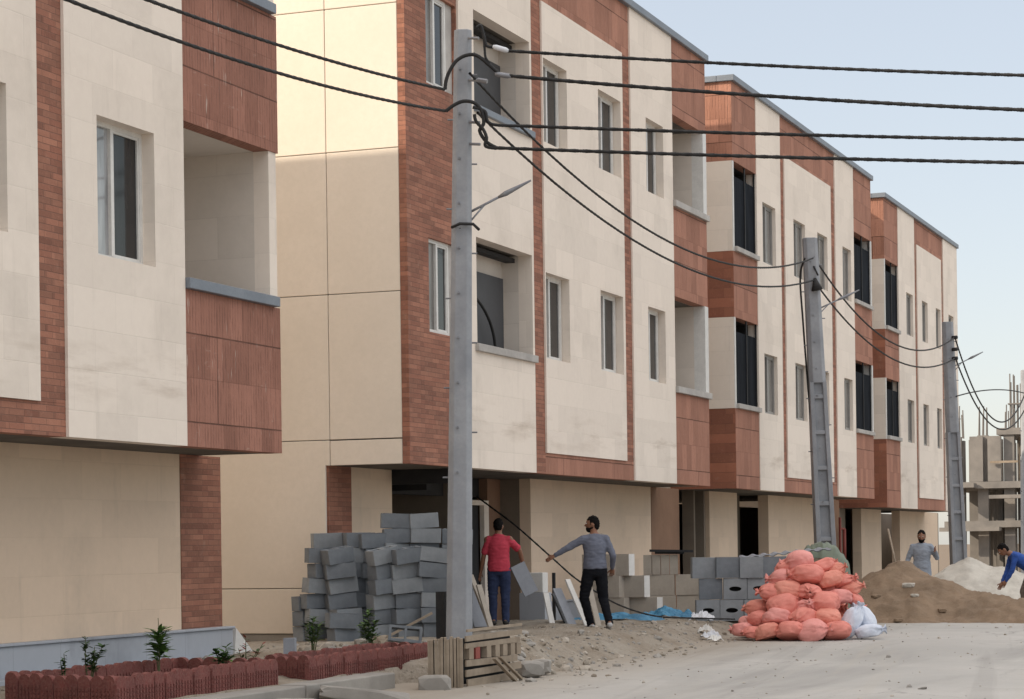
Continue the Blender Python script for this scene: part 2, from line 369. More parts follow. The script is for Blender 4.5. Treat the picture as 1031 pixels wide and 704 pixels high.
def edge_x(y):
    pts = [(0,1.93),(23.0,1.93),(23.3,3.25),(25,3.2),(27.3,3.0),(32,2.66),(36,2.6),(60,2.7),(90,2.7)]
    for (a, p), (b, q) in zip(pts, pts[1:]):
        if a <= y <= b: return p + (q - p) * (y - a) / (b - a)
    return 2.7
MOUNDS = [(2.15,25.9,.19,.75),(1.7,27.6,.10,.9),(1.5,30.6,.10,.8),(-.2,33.3,.12,1.2),(.3,27.0,.10,.7),(-.9,26.0,.10,.8)]
def dirt_z(x, y):
    if y < 23.1:
        e = 1.95; base = .17
        z = base + .03 * nz(x, y, 3, 1.7) + (.08 * max(0, min(1, (y - 20) / 3)) if x < 1.6 else 0)
        return z
    e = edge_x(y) + .28 * nz(x * .3, y, 9, .9)
    d = (e - x); t = max(0, min(1, d / .95)); t = t * t * (3 - 2 * t)
    z = -.06 + (.29) * t + t * (.07 * nz(x, y, 0, .8) + .04 * nz(x, y, 5, 2.7) + .022 * nz(x, y, 8, 7))
    for mx, my, h, r in MOUNDS: z += t * h * math.exp(-((x - mx) ** 2 + (y - my) ** 2) / (r * r))
    return z
mb = MB(); X0, X1, Y0, Y1 = -14.0, 3.7, 8.0, 80.0
ys = []; yy = Y0
while yy < Y1: ys.append(yy); yy += .09 if yy < 40 else .25
xs = [X0 + i * .6 for i in range(19)] + [-2.6 + i * .09 for i in range(71)]
vs = [(x, y, dirt_z(x, y) if not (y < 23.1 and x > 1.95) else -.08) for y in ys for x in xs]
nx = len(xs); fs = [(j*nx+i, j*nx+i+1, (j+1)*nx+i+1, (j+1)*nx+i) for j in range(len(ys)-1) for i in range(nx-1)]
tag(mb.add(vs, fs).build('pavement', M['dirt'], smooth=True), kind='structure')
# kerb: concrete lengths with a broken far end
k = MB()
for i, (a, b) in enumerate([(6,8.9),(8.93,11.9),(11.93,14.9),(14.93,17.4),(17.43,20.0),(20.03,22.2)]): k.box(1.93, 2.24, a, b, -.05, .155 + .006 * (i % 3))
tag(bevel(k.build('kerb', M['concrete']), .015, 2), kind='structure')

# ------------------------------------------------------------------ facade builders
def cells(y0, y1, z0, z1, holes):
    yb = sorted({y0, y1} | {h[0] for h in holes} | {h[1] for h in holes}); zb = sorted({z0, z1} | {h[2] for h in holes} | {h[3] for h in holes})
    for a, b in zip(yb, yb[1:]):
        for c, d in zip(zb, zb[1:]):
            my, mz = (a+b)/2, (c+d)/2
            if not any(h[0] < my < h[1] and h[2] < mz < h[3] for h in holes): yield a, b, c, d
def front(parent, name, mat, x, y0, y1, z0, z1, holes=(), back=-.2, reveal=.2):
    m = MB()
    for a, b, c, d in cells(y0, y1, z0, z1, holes): m.quad((x,a,c),(x,b,c),(x,b,d),(x,a,d))
    for (a, b, c, d) in [(y0,y1,z0,z1)]:
        m.quad((x,a,c),(x,a,d),(back,a,d),(back,a,c)); m.quad((x,b,d),(x,b,c),(back,b,c),(back,b,d))
        m.quad((x,a,d),(x,b,d),(back,b,d),(back,a,d)); m.quad((x,b,c),(x,a,c),(back,a,c),(back,b,c))
    for h in holes:
        a, b, c, d = h[:4]; r = x - (h[4] if len(h) > 4 else reveal)
        m.quad((x,a,d),(x,a,c),(r,a,c),(r,a,d)); m.quad((x,b,c),(x,b,d),(r,b,d),(r,b,c))
        m.quad((x,b,d),(x,a,d),(r,a,d),(r,b,d)); m.quad((x,a,c),(x,b,c),(r,b,c),(r,a,c))
    return m.build(name, mat, parent)
def window(parent, x, y0, y1, z0, z1, panes=('glass','glass'), fm='white'):
    """sliding white window: frame mesh with panes as its children; x is the frame's outer face"""
    f = MB(); t = .05; ym = y0 + (y1 - y0) * .47
    f.box(x-.07, x, y0, y1, z1-t, z1); f.box(x-.07, x, y0, y1, z0, z0+t)
    f.box(x-.071, x+.001, y0, y0+t, z0+t, z1-t); f.box(x-.071, x+.001, y1-t, y1, z0+t, z1-t)
    f.box(x-.05, x+.004, ym-.03, ym+.03, z0+t, z1-t)
    i = .028                                             # sash of the far half
    f.box(x-.045, x-.01, ym+.03, y1-t, z1-t-i, z1-t); f.box(x-.045, x-.01, ym+.03, y1-t, z0+t, z0+t+i)
    f.box(x-.046, x-.009, y1-t-i, y1-t, z0+t+i, z1-t-i)
    o = f.build('window', M[fm], parent)
    MB().quad((x-.035,y0+t,z0+t),(x-.035,ym-.03,z0+t),(x-.035,ym-.03,z1-t),(x-.035,y0+t,z1-t)).build('pane', M[panes[0]], o)
    MB().quad((x-.03,ym+.03,z0+t+i),(x-.03,y1-t-i,z0+t+i),(x-.03,y1-t-i,z1-t-i),(x-.03,ym+.03,z1-t-i)).build('pane', M[panes[1]], o)
    return o
def balcony(parent, x, y0, y1, z0, z1, depth=1.25, mat='stone_in', door='sheet', dy=(.15,.75), dz=.0, ceil='soffit'):
    m = MB(); b = x - depth
    m.quad((b,y0,z0-.9),(b,y1,z0-.9),(b,y1,z1),(b,y0,z1)); m.quad((x-.2,y0,z0-.9),(b,y0,z0-.9),(b,y0,z1),(x-.2,y0,z1)); m.quad((b,y1,z0-.9),(x-.2,y1,z0-.9),(x-.2,y1,z1),(b,y1,z1))
    m.quad((x-.2,y0,z0-.9),(x-.2,y1,z0-.9),(b,y1,z0-.9),(b,y0,z0-.9), 1); m.quad((x-.2,y1,z1),(x-.2,y0,z1),(b,y0,z1),(b,y1,z1), 1)
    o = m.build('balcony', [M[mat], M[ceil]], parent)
    if door:
        L = y1 - y0
        MB().box(b+.004, b+.05, y0+L*dy[0], y0+L*dy[1], z0-.89, z1-.30-dz).build('balcony_door', M[door], o)
    return o
def coping(parent, y0, y1, z0, z1, x0=-.25, x1=.09, mat='coping'):
    return bevel(MB().box(x0, x1, y0, y1, z0, z1).build('coping', M[mat], parent), .006)
def roof_edge(parent, y0, y1, z0=11.05, z1=11.18):
    m = MB(); m.box(-.28, .09, y0-.06, y1+.06, z0, z1); m.box(-10, -.281, y0-.061, y0+.2, z0+.001, z1-.001); m.box(-10, -.281, y1-.2, y1+.061, z0+.001, z1-.001)
    return bevel(m.build('roof_coping', M['coping'], parent), .01)
def shell(parent, y0, y1, z0=2.67, top=11.05):
    m = MB()
    m.quad((-.2,y0,z0),(-10,y0,z0),(-10,y0,top),(-.2,y0,top)); m.quad((-10,y1,z0),(-.2,y1,z0),(-.2,y1,top),(-10,y1,top))
    m.quad((-10,y1,0),(-10,y0,0),(-10,y0,top),(-10,y1,top)); m.quad((-.2,y0,top-.3),(-.2,y1,top-.3),(-10,y1,top-.3),(-10,y0,top-.3))
    m.build('wall', M['stucco'], parent)
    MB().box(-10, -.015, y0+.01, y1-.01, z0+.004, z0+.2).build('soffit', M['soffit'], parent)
def gwall(parent, y0, y1, mat, name='ground_floor_wall', z0=-.1, x=-1.1, t=.25, z1=2.672):
    return MB().box(x-t, x, y0, y1, z0, z1).build(name, M[mat], parent)
def sun_blocker(parent, y0, y1):
    m = MB(); m.box(-8.5, -3.2, y0, y1, 10.7, 12.45); m.build('roof_sun_blocker', M['stucco'], parent)  # added box, unseen from the street, shades the next block's side wall

TOP = 11.05; SOF = 2.67
# ---------------- building A (nearest, left edge)
A = empty('apartment_block', (0, 12, 0), 0, 'nearest apartment block at the left edge, its tan ground floor behind the red planters', 'building', 'three storey apartment blocks along the street')
wA = [(17.06,18.22,4.58,6.0,.2),(17.06,18.22,7.98,9.4,.2)]; wA2 = [(19.84,21.0,4.56,5.99,.2),(19.84,21.0,7.98,9.4,.2)]
front(A, 'stone_panel', M['stone'], .03, 2, 18.75, 3.0, TOP, wA + [(13.0,14.2,4.58,6,.2),(9,10.2,4.58,6,.2),(13.0,14.2,7.98,9.4,.2)])
front(A, 'brick_band', M['brick'], 0, 2, 19.24, SOF, 2.998)
front(A, 'brick_strip', M['brick'], 0, 18.752, 19.24, 3.0, TOP)
front(A, 'stone_panel', M['stone'], .034, 19.242, 21.64, SOF, TOP, wA2)
for h in wA + [(13.0,14.2,4.58,6),(9,10.2,4.58,6),(13.0,14.2,7.98,9.4)]: window(A, -.12, h[0], h[1], h[2], h[3])
for h in wA2: window(A, -.12, h[0], h[1], h[2], h[3], ('glass_painted_sky','glass'))
bA = [(21.66,23.74,4.50,6.25,.2),(21.66,23.74,7.98,9.62,.2)]
front(A, 'brick_bay', M['rib'], .015, 21.642, 23.965, SOF, 4.40)
front(A, 'brick_bay', M['rib'], .016, 21.642, 23.96, 6.25, 7.88)
front(A, 'brick_bay', M['rib'], .015, 21.642, 23.96, 9.62, TOP)
for z0, z1 in ((4.402,6.249),(7.882,9.619)):
    front(A, 'balcony_post', M['stone'], .0, 23.74, 23.93, z0, z1)
    front(A, 'balcony_post', M['stone'], .0, 21.642, 21.662, z0, z1)
    balcony(A, 0, 21.662, 23.74, z0+.1, z1, 1.25, 'stone_in', None, ceil='stone_in')
coping(A, 21.65, 23.83, 4.402, 4.52); coping(A, 21.65, 23.83, 7.882, 8.0)
roof_edge(A, 2, 23.95); shell(A, 2.0, 23.94)
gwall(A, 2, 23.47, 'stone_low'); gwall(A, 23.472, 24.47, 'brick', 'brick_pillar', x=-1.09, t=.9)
MB().box(-10, -1.99, 23.9, 24.3, -.1, 2.6).build('ground_floor_wall', M['stucco'], A)
pl = MB(); pl.box(-1.09, -.97, 2, 24.52, -.1, .555); pl.box(-1.089, -.94, 2, 24.53, .556, .585); pl.box(-.969, -.72, 2, 24.1, -.1, .235)
bevel(pl.build('plinth', M['marble'], A), .006)
MB().add([(-.97,24.53,.0),(-.97,24.60,.56),(-1.5,24.56,.56),(-1.5,24.54,.0),(-.75,25.0,.0),(-1.5,25.1,.0)], [(0,4,1),(1,4,5,2),(0,1,2,3)]).build('plinth_end', M['aacwhite'], A)

# ---------------- building B
B = empty('apartment_block', (0, 35, 0), 0, 'second apartment block from the left, with a beige panelled side wall behind the near pole', 'building', 'three storey apartment blocks along the street')
yb0 = 27.83
wb = [(28.57,29.66,4.52,5.83,.17),(28.57,29.66,7.98,9.27,.17)]
front(B, 'brick_pier', M['brick'], 0, yb0, 29.698, SOF, TOP, wb, back=-.11)
for h in wb: window(B, -.05, 28.58, 29.40, h[2], h[3], ('curtain','glass'))
for h in wb: MB().box(-.14, -.06, 29.402, 29.655, h[2]+.001, h[3]-.001).build('window_reveal', M['sillstone'], B)
front(B, 'stone_panel', M['stone'], .03, 29.70, 32.70, SOF, TOP, [(30.28,32.62,4.49,6.05,.23),(30.28,32.62,7.98,9.37,.23)])
for z0, z1 in ((4.49,6.05),(7.98,9.37)):
    o = balcony(B, .0, 30.28, 32.62, z0, z1, .48, 'stone_in', 'sheet', (.02,.97), .05)
    m = MB(); m.box(-.40, -.25, 30.3, 32.6, z1-.10, z1-.04)
    m.build('ceiling_beam', M['dark'], o)
coping(B, 30.2, 32.70, 4.38, 4.49, mat='sillstone'); coping(B, 30.26, 32.70, 7.88, 7.98)
front(B, 'brick_strip', M['brick'], 0, 32.702, 33.2, SOF, TOP)
wc = [(33.24,34.36,4.50,5.86,.2),(33.24,34.36,7.93,9.26,.2),(35.95,37.18,4.50,5.86,.2),(35.95,37.18,7.93,9.27,.2)]
front(B, 'stone_panel', M['stone'], .03, 33.202, 37.3, 3.0, 10.15, wc)
front(B, 'brick_band', M['rib2'], .0, 33.202, 37.75, SOF, 2.998); front(B, 'brick_band', M['rib2'], 0, 33.202, 37.75, 10.152, TOP)
front(B, 'brick_strip', M['brick'], 0.001, 37.302, 37.75, 3.0, 10.15)
wd = [(38.64,39.70,4.50,5.84,.2),(38.64,39.70,7.93,9.26,.2)]
front(B, 'stone_panel', M['stone'], .03, 37.752, 40.3, SOF, TOP, wd)
for h in wc + wd: window(B, -.11, h[0], h[0]+(h[1]-h[0])*.98, h[2], h[3], ('glass','glass'))
front(B, 'brick_bay', M['rib2'], .015, 40.302, 42.62, SOF, 4.38); front(B, 'brick_bay', M['rib2'], .015, 40.302, 42.62, 6.2, 7.88); front(B, 'brick_bay', M['rib2'], .015, 40.302, 42.62, 9.62, TOP)
for z0, z1 in ((4.382,6.198),(7.882,9.618)):
    front(B, 'balcony_post', M['white'], .03, 42.36, 42.60, z0, z1); balcony(B, 0, 40.302, 42.36, z0+.1, z1, 1.25, 'stone_in', None)
coping(B, 40.31, 42.62, 4.382, 4.50, mat='sillstone'); coping(B, 40.31, 42.62, 7.882, 8.0, mat='sillstone')
roof_edge(B, yb0, 42.6); sun_blocker(B, 39.8, 42.55)
# side wall of B: rendered panels with open joints, backing behind
mbk = MB(); mbk.quad((-.11,27.89,SOF),(-10,27.89,SOF),(-10,27.89,TOP),(-.11,27.89,TOP)); mbk.quad((-1.27,27.891,-.1),(-10,27.891,-.1),(-10,27.891,SOF),(-1.27,27.891,SOF))
mbk.build('joint_backing', M['soffit'], B)
ps = MB(); zc = [.35,.98,3.02,5.02,6.97,8.94,TOP]; xc = [-.112,-1.20,-3.6,-6.2,-10]
for (za, zb) in zip(zc, zc[1:]):
    for (xa, xb) in zip(xc, xc[1:]):
        if zb < 3.5 and xa > -1: 
            if za < 1: continue
        a = za + .005; b = zb - .005
        if xa > -1 and za < 3: a = SOF
        if za == .98 and -1.5 < xa < -1.0:
            ps.box(xb+.005, -1.275, 27.832, 27.87, a, b); ps.box(-1.275, xa-.005, 27.832, 27.87, SOF, b); continue
        if za == .98 and xa > -1.0: 
            ps.box(xb+.005, xa, 27.832, 27.87, SOF, b); continue
        if za < 1 and xa < -1 and xa > -1.5: xa = -1.275
        ps.box(xb+.005, xa-(.0 if xa > -.2 else .005), 27.832, 27.87, a, b)
ps.box(-1.195, -.112, 27.8325, 27.87, SOF, 3.008)
bevel(ps.build('side_wall', M['stucco'], B), .006)
MB().box(-10, -1.1, 27.85, 28.0, -.1, .345).build('plinth', M['concrete'], B)
m = MB(); m.quad((-10,42.6,SOF),(-.2,42.6,SOF),(-.2,42.6,TOP),(-10,42.6,TOP)); m.quad((-10,42.6,0),(-1.4,42.6,0),(-1.4,42.6,SOF),(-10,42.6,SOF)); m.quad((-10,42.6,0),(-10,27.8,0),(-10,27.8,TOP),(-10,42.6,TOP)); m.quad((-.2,27.79,TOP-.3),(-.2,42.6,TOP-.3),(-10,42.6,TOP-.3),(-10,27.79,TOP-.3))
m.build('wall', M['stucco'], B)
MB().box(-10, -.015, 27.86, 42.59, SOF+.004, SOF+.2).build('soffit', M['soffit'], B)
m = MB(); m.box(-1.35, -.2, 30.03, 30.2, 2.46, SOF); m.box(-6, -1.2, 31.2, 31.4, 2.40, SOF); m.box(-2.0, -1.8, 29.7, 35.4, 2.36, SOF); m.build('ceiling_beam', M['dark'], B)
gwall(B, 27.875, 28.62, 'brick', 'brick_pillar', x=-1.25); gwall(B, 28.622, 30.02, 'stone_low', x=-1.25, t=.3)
m = MB(); m.quad((-4,29.66,-.1),(-4,33.3,-.1),(-4,33.3,SOF),(-4,29.66,SOF)); m.quad((-1.5,30.0,-.1),(-4,30.0,-.1),(-4,30.0,SOF),(-1.5,30.0,SOF)); m.box(-4, -1.7, 33.3, 33.5, -.1, SOF); m.build('garage_wall', M['inwall'], B)
m = MB(); m.box(-1.85, -1.65, 34.85, 35.44, -.1, SOF); m.box(-1.86,-1.65,33.5,34.0,2.3,SOF); m.build('entrance_wall', M['brown'], B)
d = MB(); d.box(-1.80, -1.72, 33.5, 34.6, -.1, 2.28); d.build('door', M['dark'], B)
d = MB(); d.box(-1.70, -1.62, 34.62, 34.83, -.1, 2.3); d.box(-1.7,-1.621,33.5,34.62,2.22,2.3); d.build('door_frame', M['stone'], B)
MB().box(-1.9, -1.3, 35.44, 35.6, -.1, SOF).build('entrance_wall', M['inwall'], B)
gwall(B, 35.44, 42.25, 'stone_low', x=-1.099, t=.2); gwall(B, 42.252, 44.16, 'brown', 'brick_pillar', x=-1.09, t=.4)
pl = MB(); pl.box(-1.09, -.98, 35.4, 42.2, -.1, .55); pl.box(-1.089, -.955, 35.39, 42.21, .551, .58); bevel(pl.build('plinth', M['marble'], B), .006)

# ---------------- building C
Cc = empty('apartment_block', (0, 51, 0), 0, 'third apartment block from the left, behind the pink sacks and the middle pole', 'building', 'three storey apartment blocks along the street')
def corner_bay(b, y0, y1, mirrored, zs, sof, top, post=True, glaze='darkblue'):
    prev = sof
    for (z0, z1) in zs:
        front(b, 'brick_bay', M['rib2'], .015, y0 + .003, y1, prev, z0 - .10); prev = z1
        ya, yb = (y0 + .003, y0 + .09) if not mirrored else (y1 - .12, y1)
        front(b, 'balcony_post', M['white'], .02, ya, yb, z0 - .098, z1 - .002)
        ga, gb = (yb, y1) if not mirrored else (y0, ya)
        o = balcony(b, 0, ga, gb, z0, z1, 1.25, 'dark', None, ceil='dark')  # recess walls coloured near-black in place of deep shade
        x = -.01
        for q in (0, .55, 1):
            yq = ga + (gb - ga - .04) * q; MB().box(x-.03, x, yq, yq+.04, z0, z1).build('glazing_bar', M['black'], o)
        MB().quad((x-.02,ga,z0),(x-.02,gb,z0),(x-.02,gb,z1-.28),(x-.02,ga,z1-.28)).build('pane', M[glaze], o)  # near-black pane, barely reflecting, keeps the opening dark
        coping(b, ga - .02, gb, z0 - .10, z0, mat='sillstone')
    front(b, 'brick_bay', M['rib2'], .015, y0 + .003, y1, prev, top)
def side_face(b, y, zs, sof, top):
    prev = sof
    for (z0, z1) in zs:
        MB().box(-1.4, .012, y, y+.002, prev, z0-.1).build('brick_return', M['brick_side'], b)
        MB().box(-1.4, .0, y-.004, y+.002, z0-.098, z1-.002).build('balcony_side_panel', M['stone_in'], b)
        prev = z1
    MB().box(-1.4, .012, y, y+.002, prev, top).build('brick_return', M['rib2'], b)
zsC = [(4.42,6.2),(7.66,9.42)]
corner_bay(Cc, 44.6, 46.5, False, zsC, SOF, TOP); side_face(Cc, 44.6, zsC, SOF, TOP)
def wins(b, spec, zz, pan=('curtain','curtain')):
    for a, c in spec:
        for z0, z1 in zz: window(b, -.05, a, c, z0, z1, pan, 'greyframe')
zz = [(4.34,5.63),(7.6,8.9)]
def H(spec, zz, d=.14): return [(a, c, z0, z1, d) for a, c in spec for z0, z1 in zz]
s1 = [(46.98,48.12)]; s2 = [(49.78,50.9),(52.15,53.2)]; s3 = [(54.88,55.85)]
front(Cc, 'stone_panel', M['stone'], .03, 46.502, 48.6, SOF, TOP, H(s1, zz))
front(Cc, 'brick_strip', M['brick'], 0, 48.602, 48.98, 3.0, 10.2)
front(Cc, 'brick_band', M['rib2'], 0, 48.602, 54.08, SOF, 2.998); front(Cc, 'brick_band', M['rib2'], 0, 48.602, 54.08, 10.202, TOP)
front(Cc, 'stone_panel', M['stone'], .03, 48.982, 53.62, 3.0, 10.2, H(s2, zz))
front(Cc, 'brick_strip', M['brick'], 0.001, 53.622, 54.08, 3.0, 10.2)
front(Cc, 'stone_panel', M['stone'], .03, 54.082, 56.2, SOF, TOP, H(s3, zz))
wins(Cc, s1 + s2 + s3, zz)
corner_bay(Cc, 56.202, 58.42, True, [(4.42,6.18),(7.72,9.45)], SOF, TOP)
roof_edge(Cc, 44.6, 58.4); sun_blocker(Cc, 55.6, 58.3); shell(Cc, 44.61, 58.4)
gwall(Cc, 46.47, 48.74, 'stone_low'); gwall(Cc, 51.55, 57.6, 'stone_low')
m = MB(); m.box(-2.4, -2.2, 44.1, 46.5, -.1, SOF); m.build('entrance_door', M['dark'], Cc)
m = MB(); m.box(-1.5, -1.15, 46.2, 46.3, -.1, SOF); m.box(-1.45, -1.2, 45.6, 45.72, -.1, SOF); m.build('door_jamb', M['inwall'], Cc)
MB().box(-2.0, -1.8, 48.74, 51.55, -.1, SOF).build('entrance_wall', M['inwall'], Cc)
MB().box(-1.36, -1.15, 57.602, 59.4, -.1, SOF).build('brick_pillar', M['brown'], Cc)

# ---------------- building D
D = empty('apartment_block', (0, 65, 0), 0, 'farthest apartment block of the row, ending behind the third pole', 'building', 'three storey apartment blocks along the street')
so, tp = 2.47, 10.85; zsD = [(4.42,5.98),(7.40,9.2)]
corner_bay(D, 60.1, 61.98, False, zsD, so, tp); side_face(D, 60.1, zsD, so, tp)
zz = [(4.35,5.57),(7.4,8.6)]; s1 = [(63.1,64.1)]; s2 = [(65.5,66.4),(67.75,68.55)]; s3 = [(69.95,70.85)]
front(D, 'stone_panel', M['stone'], .03, 61.982, 64.4, so, tp, H(s1, zz))
front(D, 'brick_strip', M['brick'], 0, 64.402, 64.78, 2.8, 10.15)
front(D, 'brick_band', M['rib2'], 0, 64.402, 69.1, so, 2.798); front(D, 'brick_band', M['rib2'], 0, 64.402, 69.1, 10.152, tp)
front(D, 'stone_panel', M['stone'], .03, 64.782, 68.75, 2.8, 10.15, H(s2, zz))
front(D, 'brick_strip', M['brick'], 0.001, 68.752, 69.1, 2.8, 10.15)
front(D, 'stone_panel', M['stone'], .03, 69.102, 71.6, so, tp, H(s3, zz))
wins(D, s1 + s2 + s3, zz)
roof_edge(D, 60.1, 71.6, tp, tp + .13); shell(D, 60.11, 71.6, so, tp)
gwall(D, 59.4, 60.8, 'inwall', 'brick_pillar', x=-1.3, z1=so+.002); gwall(D, 61.95, 64.7, 'stone_low', z1=so+.002); gwall(D, 67.5, 73.9, 'stone_low', z1=so+.002)
MB().box(-2.2, -2.0, 60.8, 62, -.1, so).build('door', M['dark'], D)
MB().box(-2.0, -1.8, 64.7, 67.5, -.1, so).build('entrance_wall', M['brown'], D)
MB().box(-1.5, -1.2, 73.9, 74.6, -.1, so).build('brick_pillar', M['inwall'], D)
for b_, ya, yb_ in ((Cc,44.2,59.9),(D,59.95,74.55)): MB().box(-2.8,-2.6,ya,yb_,-.1,2.46).build('ground_floor_back_wall', M['inwall'], b_)
MB().box(-2.75,-1.45,74.35,74.5,-.1,2.46).build('ground_floor_wall', M['inwall'], D)
# red gas pipes by the D/C doorway
m = MB(); m.tube([(-.98,58.7,.1),(-.98,58.7,2.2)], .035); m.tube([(-.98,59.2,.9),(-.98,59.2,1.9)], .05); m.tube([(-.98,58.7,1.9),(-.98,59.2,1.9)], .03)
tag(m.build('gas_pipe', M['redpaint'], smooth=True, loc=(-.98,58.7,.1)), 'dark red gas pipe standing against the brown wall behind the second pole', 'pipe')
# antenna on B roof
m = MB(); m.tube([(-1.2,40.6,10.7),(-1.2,40.6,12.75)], .015, 6)
for q in range(5): m.tube([(-1.2-.1+q*.05,40.2+q*.2,12.5),(-1.0+q*.03,40.3+q*.2,12.72)], .009, 5)
m.tube([(-1.2,40.1,12.6),(-1.2,41.1,12.6)], .01, 5)
tag(m.build('antenna', M['white'], loc=(-1.2,40.6,10.75)), 'thin white aerial on the roof edge of the second block', 'antenna')
# hose on balcony of B (black arc)
m = MB(); m.tube(smooth_pts([(-.3,30.45,5.30),(-.3,30.75,5.32),(-.3,31.1,5.24),(-.3,31.45,5.08),(-.3,31.72,4.85),(-.3,31.85,4.55),(-.3,31.88,4.0)]), .024, 7)
tag(m.build('hose', M['black'], smooth=True, loc=(-.3,31.3,4.0)), 'black hose looped inside the lower open balcony behind the first pole', 'hose')

# ------------------------------------------------------------------ far unfinished building
F_ = empty('unfinished_building', (1, 100, 0), 0, 'unfinished concrete frame building with rebar sticking up at the end of the street', 'building')
cm = []
for i, x in enumerate((-4.0,-3.0,-1.9,.6,3.2,5.8)):
    for j, y in enumerate((95.6,99.5,103.5)):
        MB().box(x-.22, x+.22, y-.22, y+.22, -.3, 6.0 if (i > 0 or j > 0) else 5.8).build('column', M['framegrey'], F_)
for z, xa in ((2.1,-4.6),(3.75,-4.9),(6.0,-2.4)):
    MB().box(xa, 6.4, 95.1 if z != 6.0 else 95.3, 104, z, z+.28).build('floor_slab', M['framegrey'], F_)
for xa, xb in ((-4.25,-3.85),(-3.5,-2.95),(-2.75,-2.2)): MB().box(xa, xb, 95.1, 95.35, 4.04, 5.95).build('pier', M['framegrey'], F_)
for xa in (-1.2,-.5,1.4,2.3): MB().box(xa, xa+.18, 97.5, 97.7, 4.04, 5.99).build('prop', M['framegrey'], F_)
for xa in (-2.6,-1.1,1.9): MB().box(xa, xa+.16, 97.0, 97.2, .0, 3.74).build('prop', M['framegrey'], F_)
for k in range(34):
    xa = rnd.uniform(-4.2,5.6); ya = rnd.uniform(96.2,102); lo_ = rnd.random() < .5; w_ = rnd.uniform(.05,.12)
    MB().box(xa, xa+w_, ya, ya+w_, 0 if lo_ else 4.04, 3.74 if lo_ else 5.98).build('prop', M[rnd.choice(['framegrey','wood','rebar'])], F_)
for k in range(7):
    xa = rnd.uniform(-4.4,4.5); za = rnd.choice((.9,1.4,2.9,4.8,5.3)); MB().box(xa, xa+rnd.uniform(.8,1.8), 95.0-.02*k, 95.08-.02*k, za, za+.09).build('plank', M[rnd.choice(['wood','framegrey'])], F_)
MB().box(-4.75, -3.2, 94.2, 95.05, 3.78, 3.96).build('balcony_slab', M['framegrey'], F_); MB().box(-2.6, -.4, 94.3, 95.05, 3.3, 3.45).build('balcony_slab', M['framegrey'], F_); MB().box(-4.7, -2.2, 94.4, 95.05, 1.95, 2.12).build('balcony_slab', M['framegrey'], F_)
MB().box(-2.2, 3, 99.9, 100.1, 4.04, 5.2).build('block_wall', M['framegrey'], F_)
MB().box(-4.28, -2.6, 99.6, 99.8, .0, 3.7).build('block_wall', M['framegrey'], F_)
MB().box(-1.9, 5.8, 103.2, 103.4, .0, 2.1).build('block_wall', M['inwall'], F_); MB().box(.6, 5.8, 101.2, 101.4, 4.04, 5.5).build('block_wall', M['inwall'], F_)
for i, x in enumerate((-4.0,-3.0,-1.9,.6)):
    m = MB()
    for a in (-.16, .0, .16):
        for b in (-.15, .15): m.tube([(x+a,95.6+b,5.9),(x+a+rnd.uniform(-.05,.05),95.6+b,(6.9 if i < 3 else 7.0) + rnd.uniform(-.1,.4))], .028, 5)
    m.build('rebar', M['rebar'], F_)
m = MB()
for a in (-.2,-.05,.1,.25):
    for b in (-.15,.15): m.tube([(-2.2+a,99.5+b,6.2),(-2.2+a,99.5+b,8.5+rnd.uniform(-.3,.4))], .03, 5)
m.box(-2.5,-1.9,99.3,99.7,7.5,7.56); m.build('rebar', M['rebar'], F_)

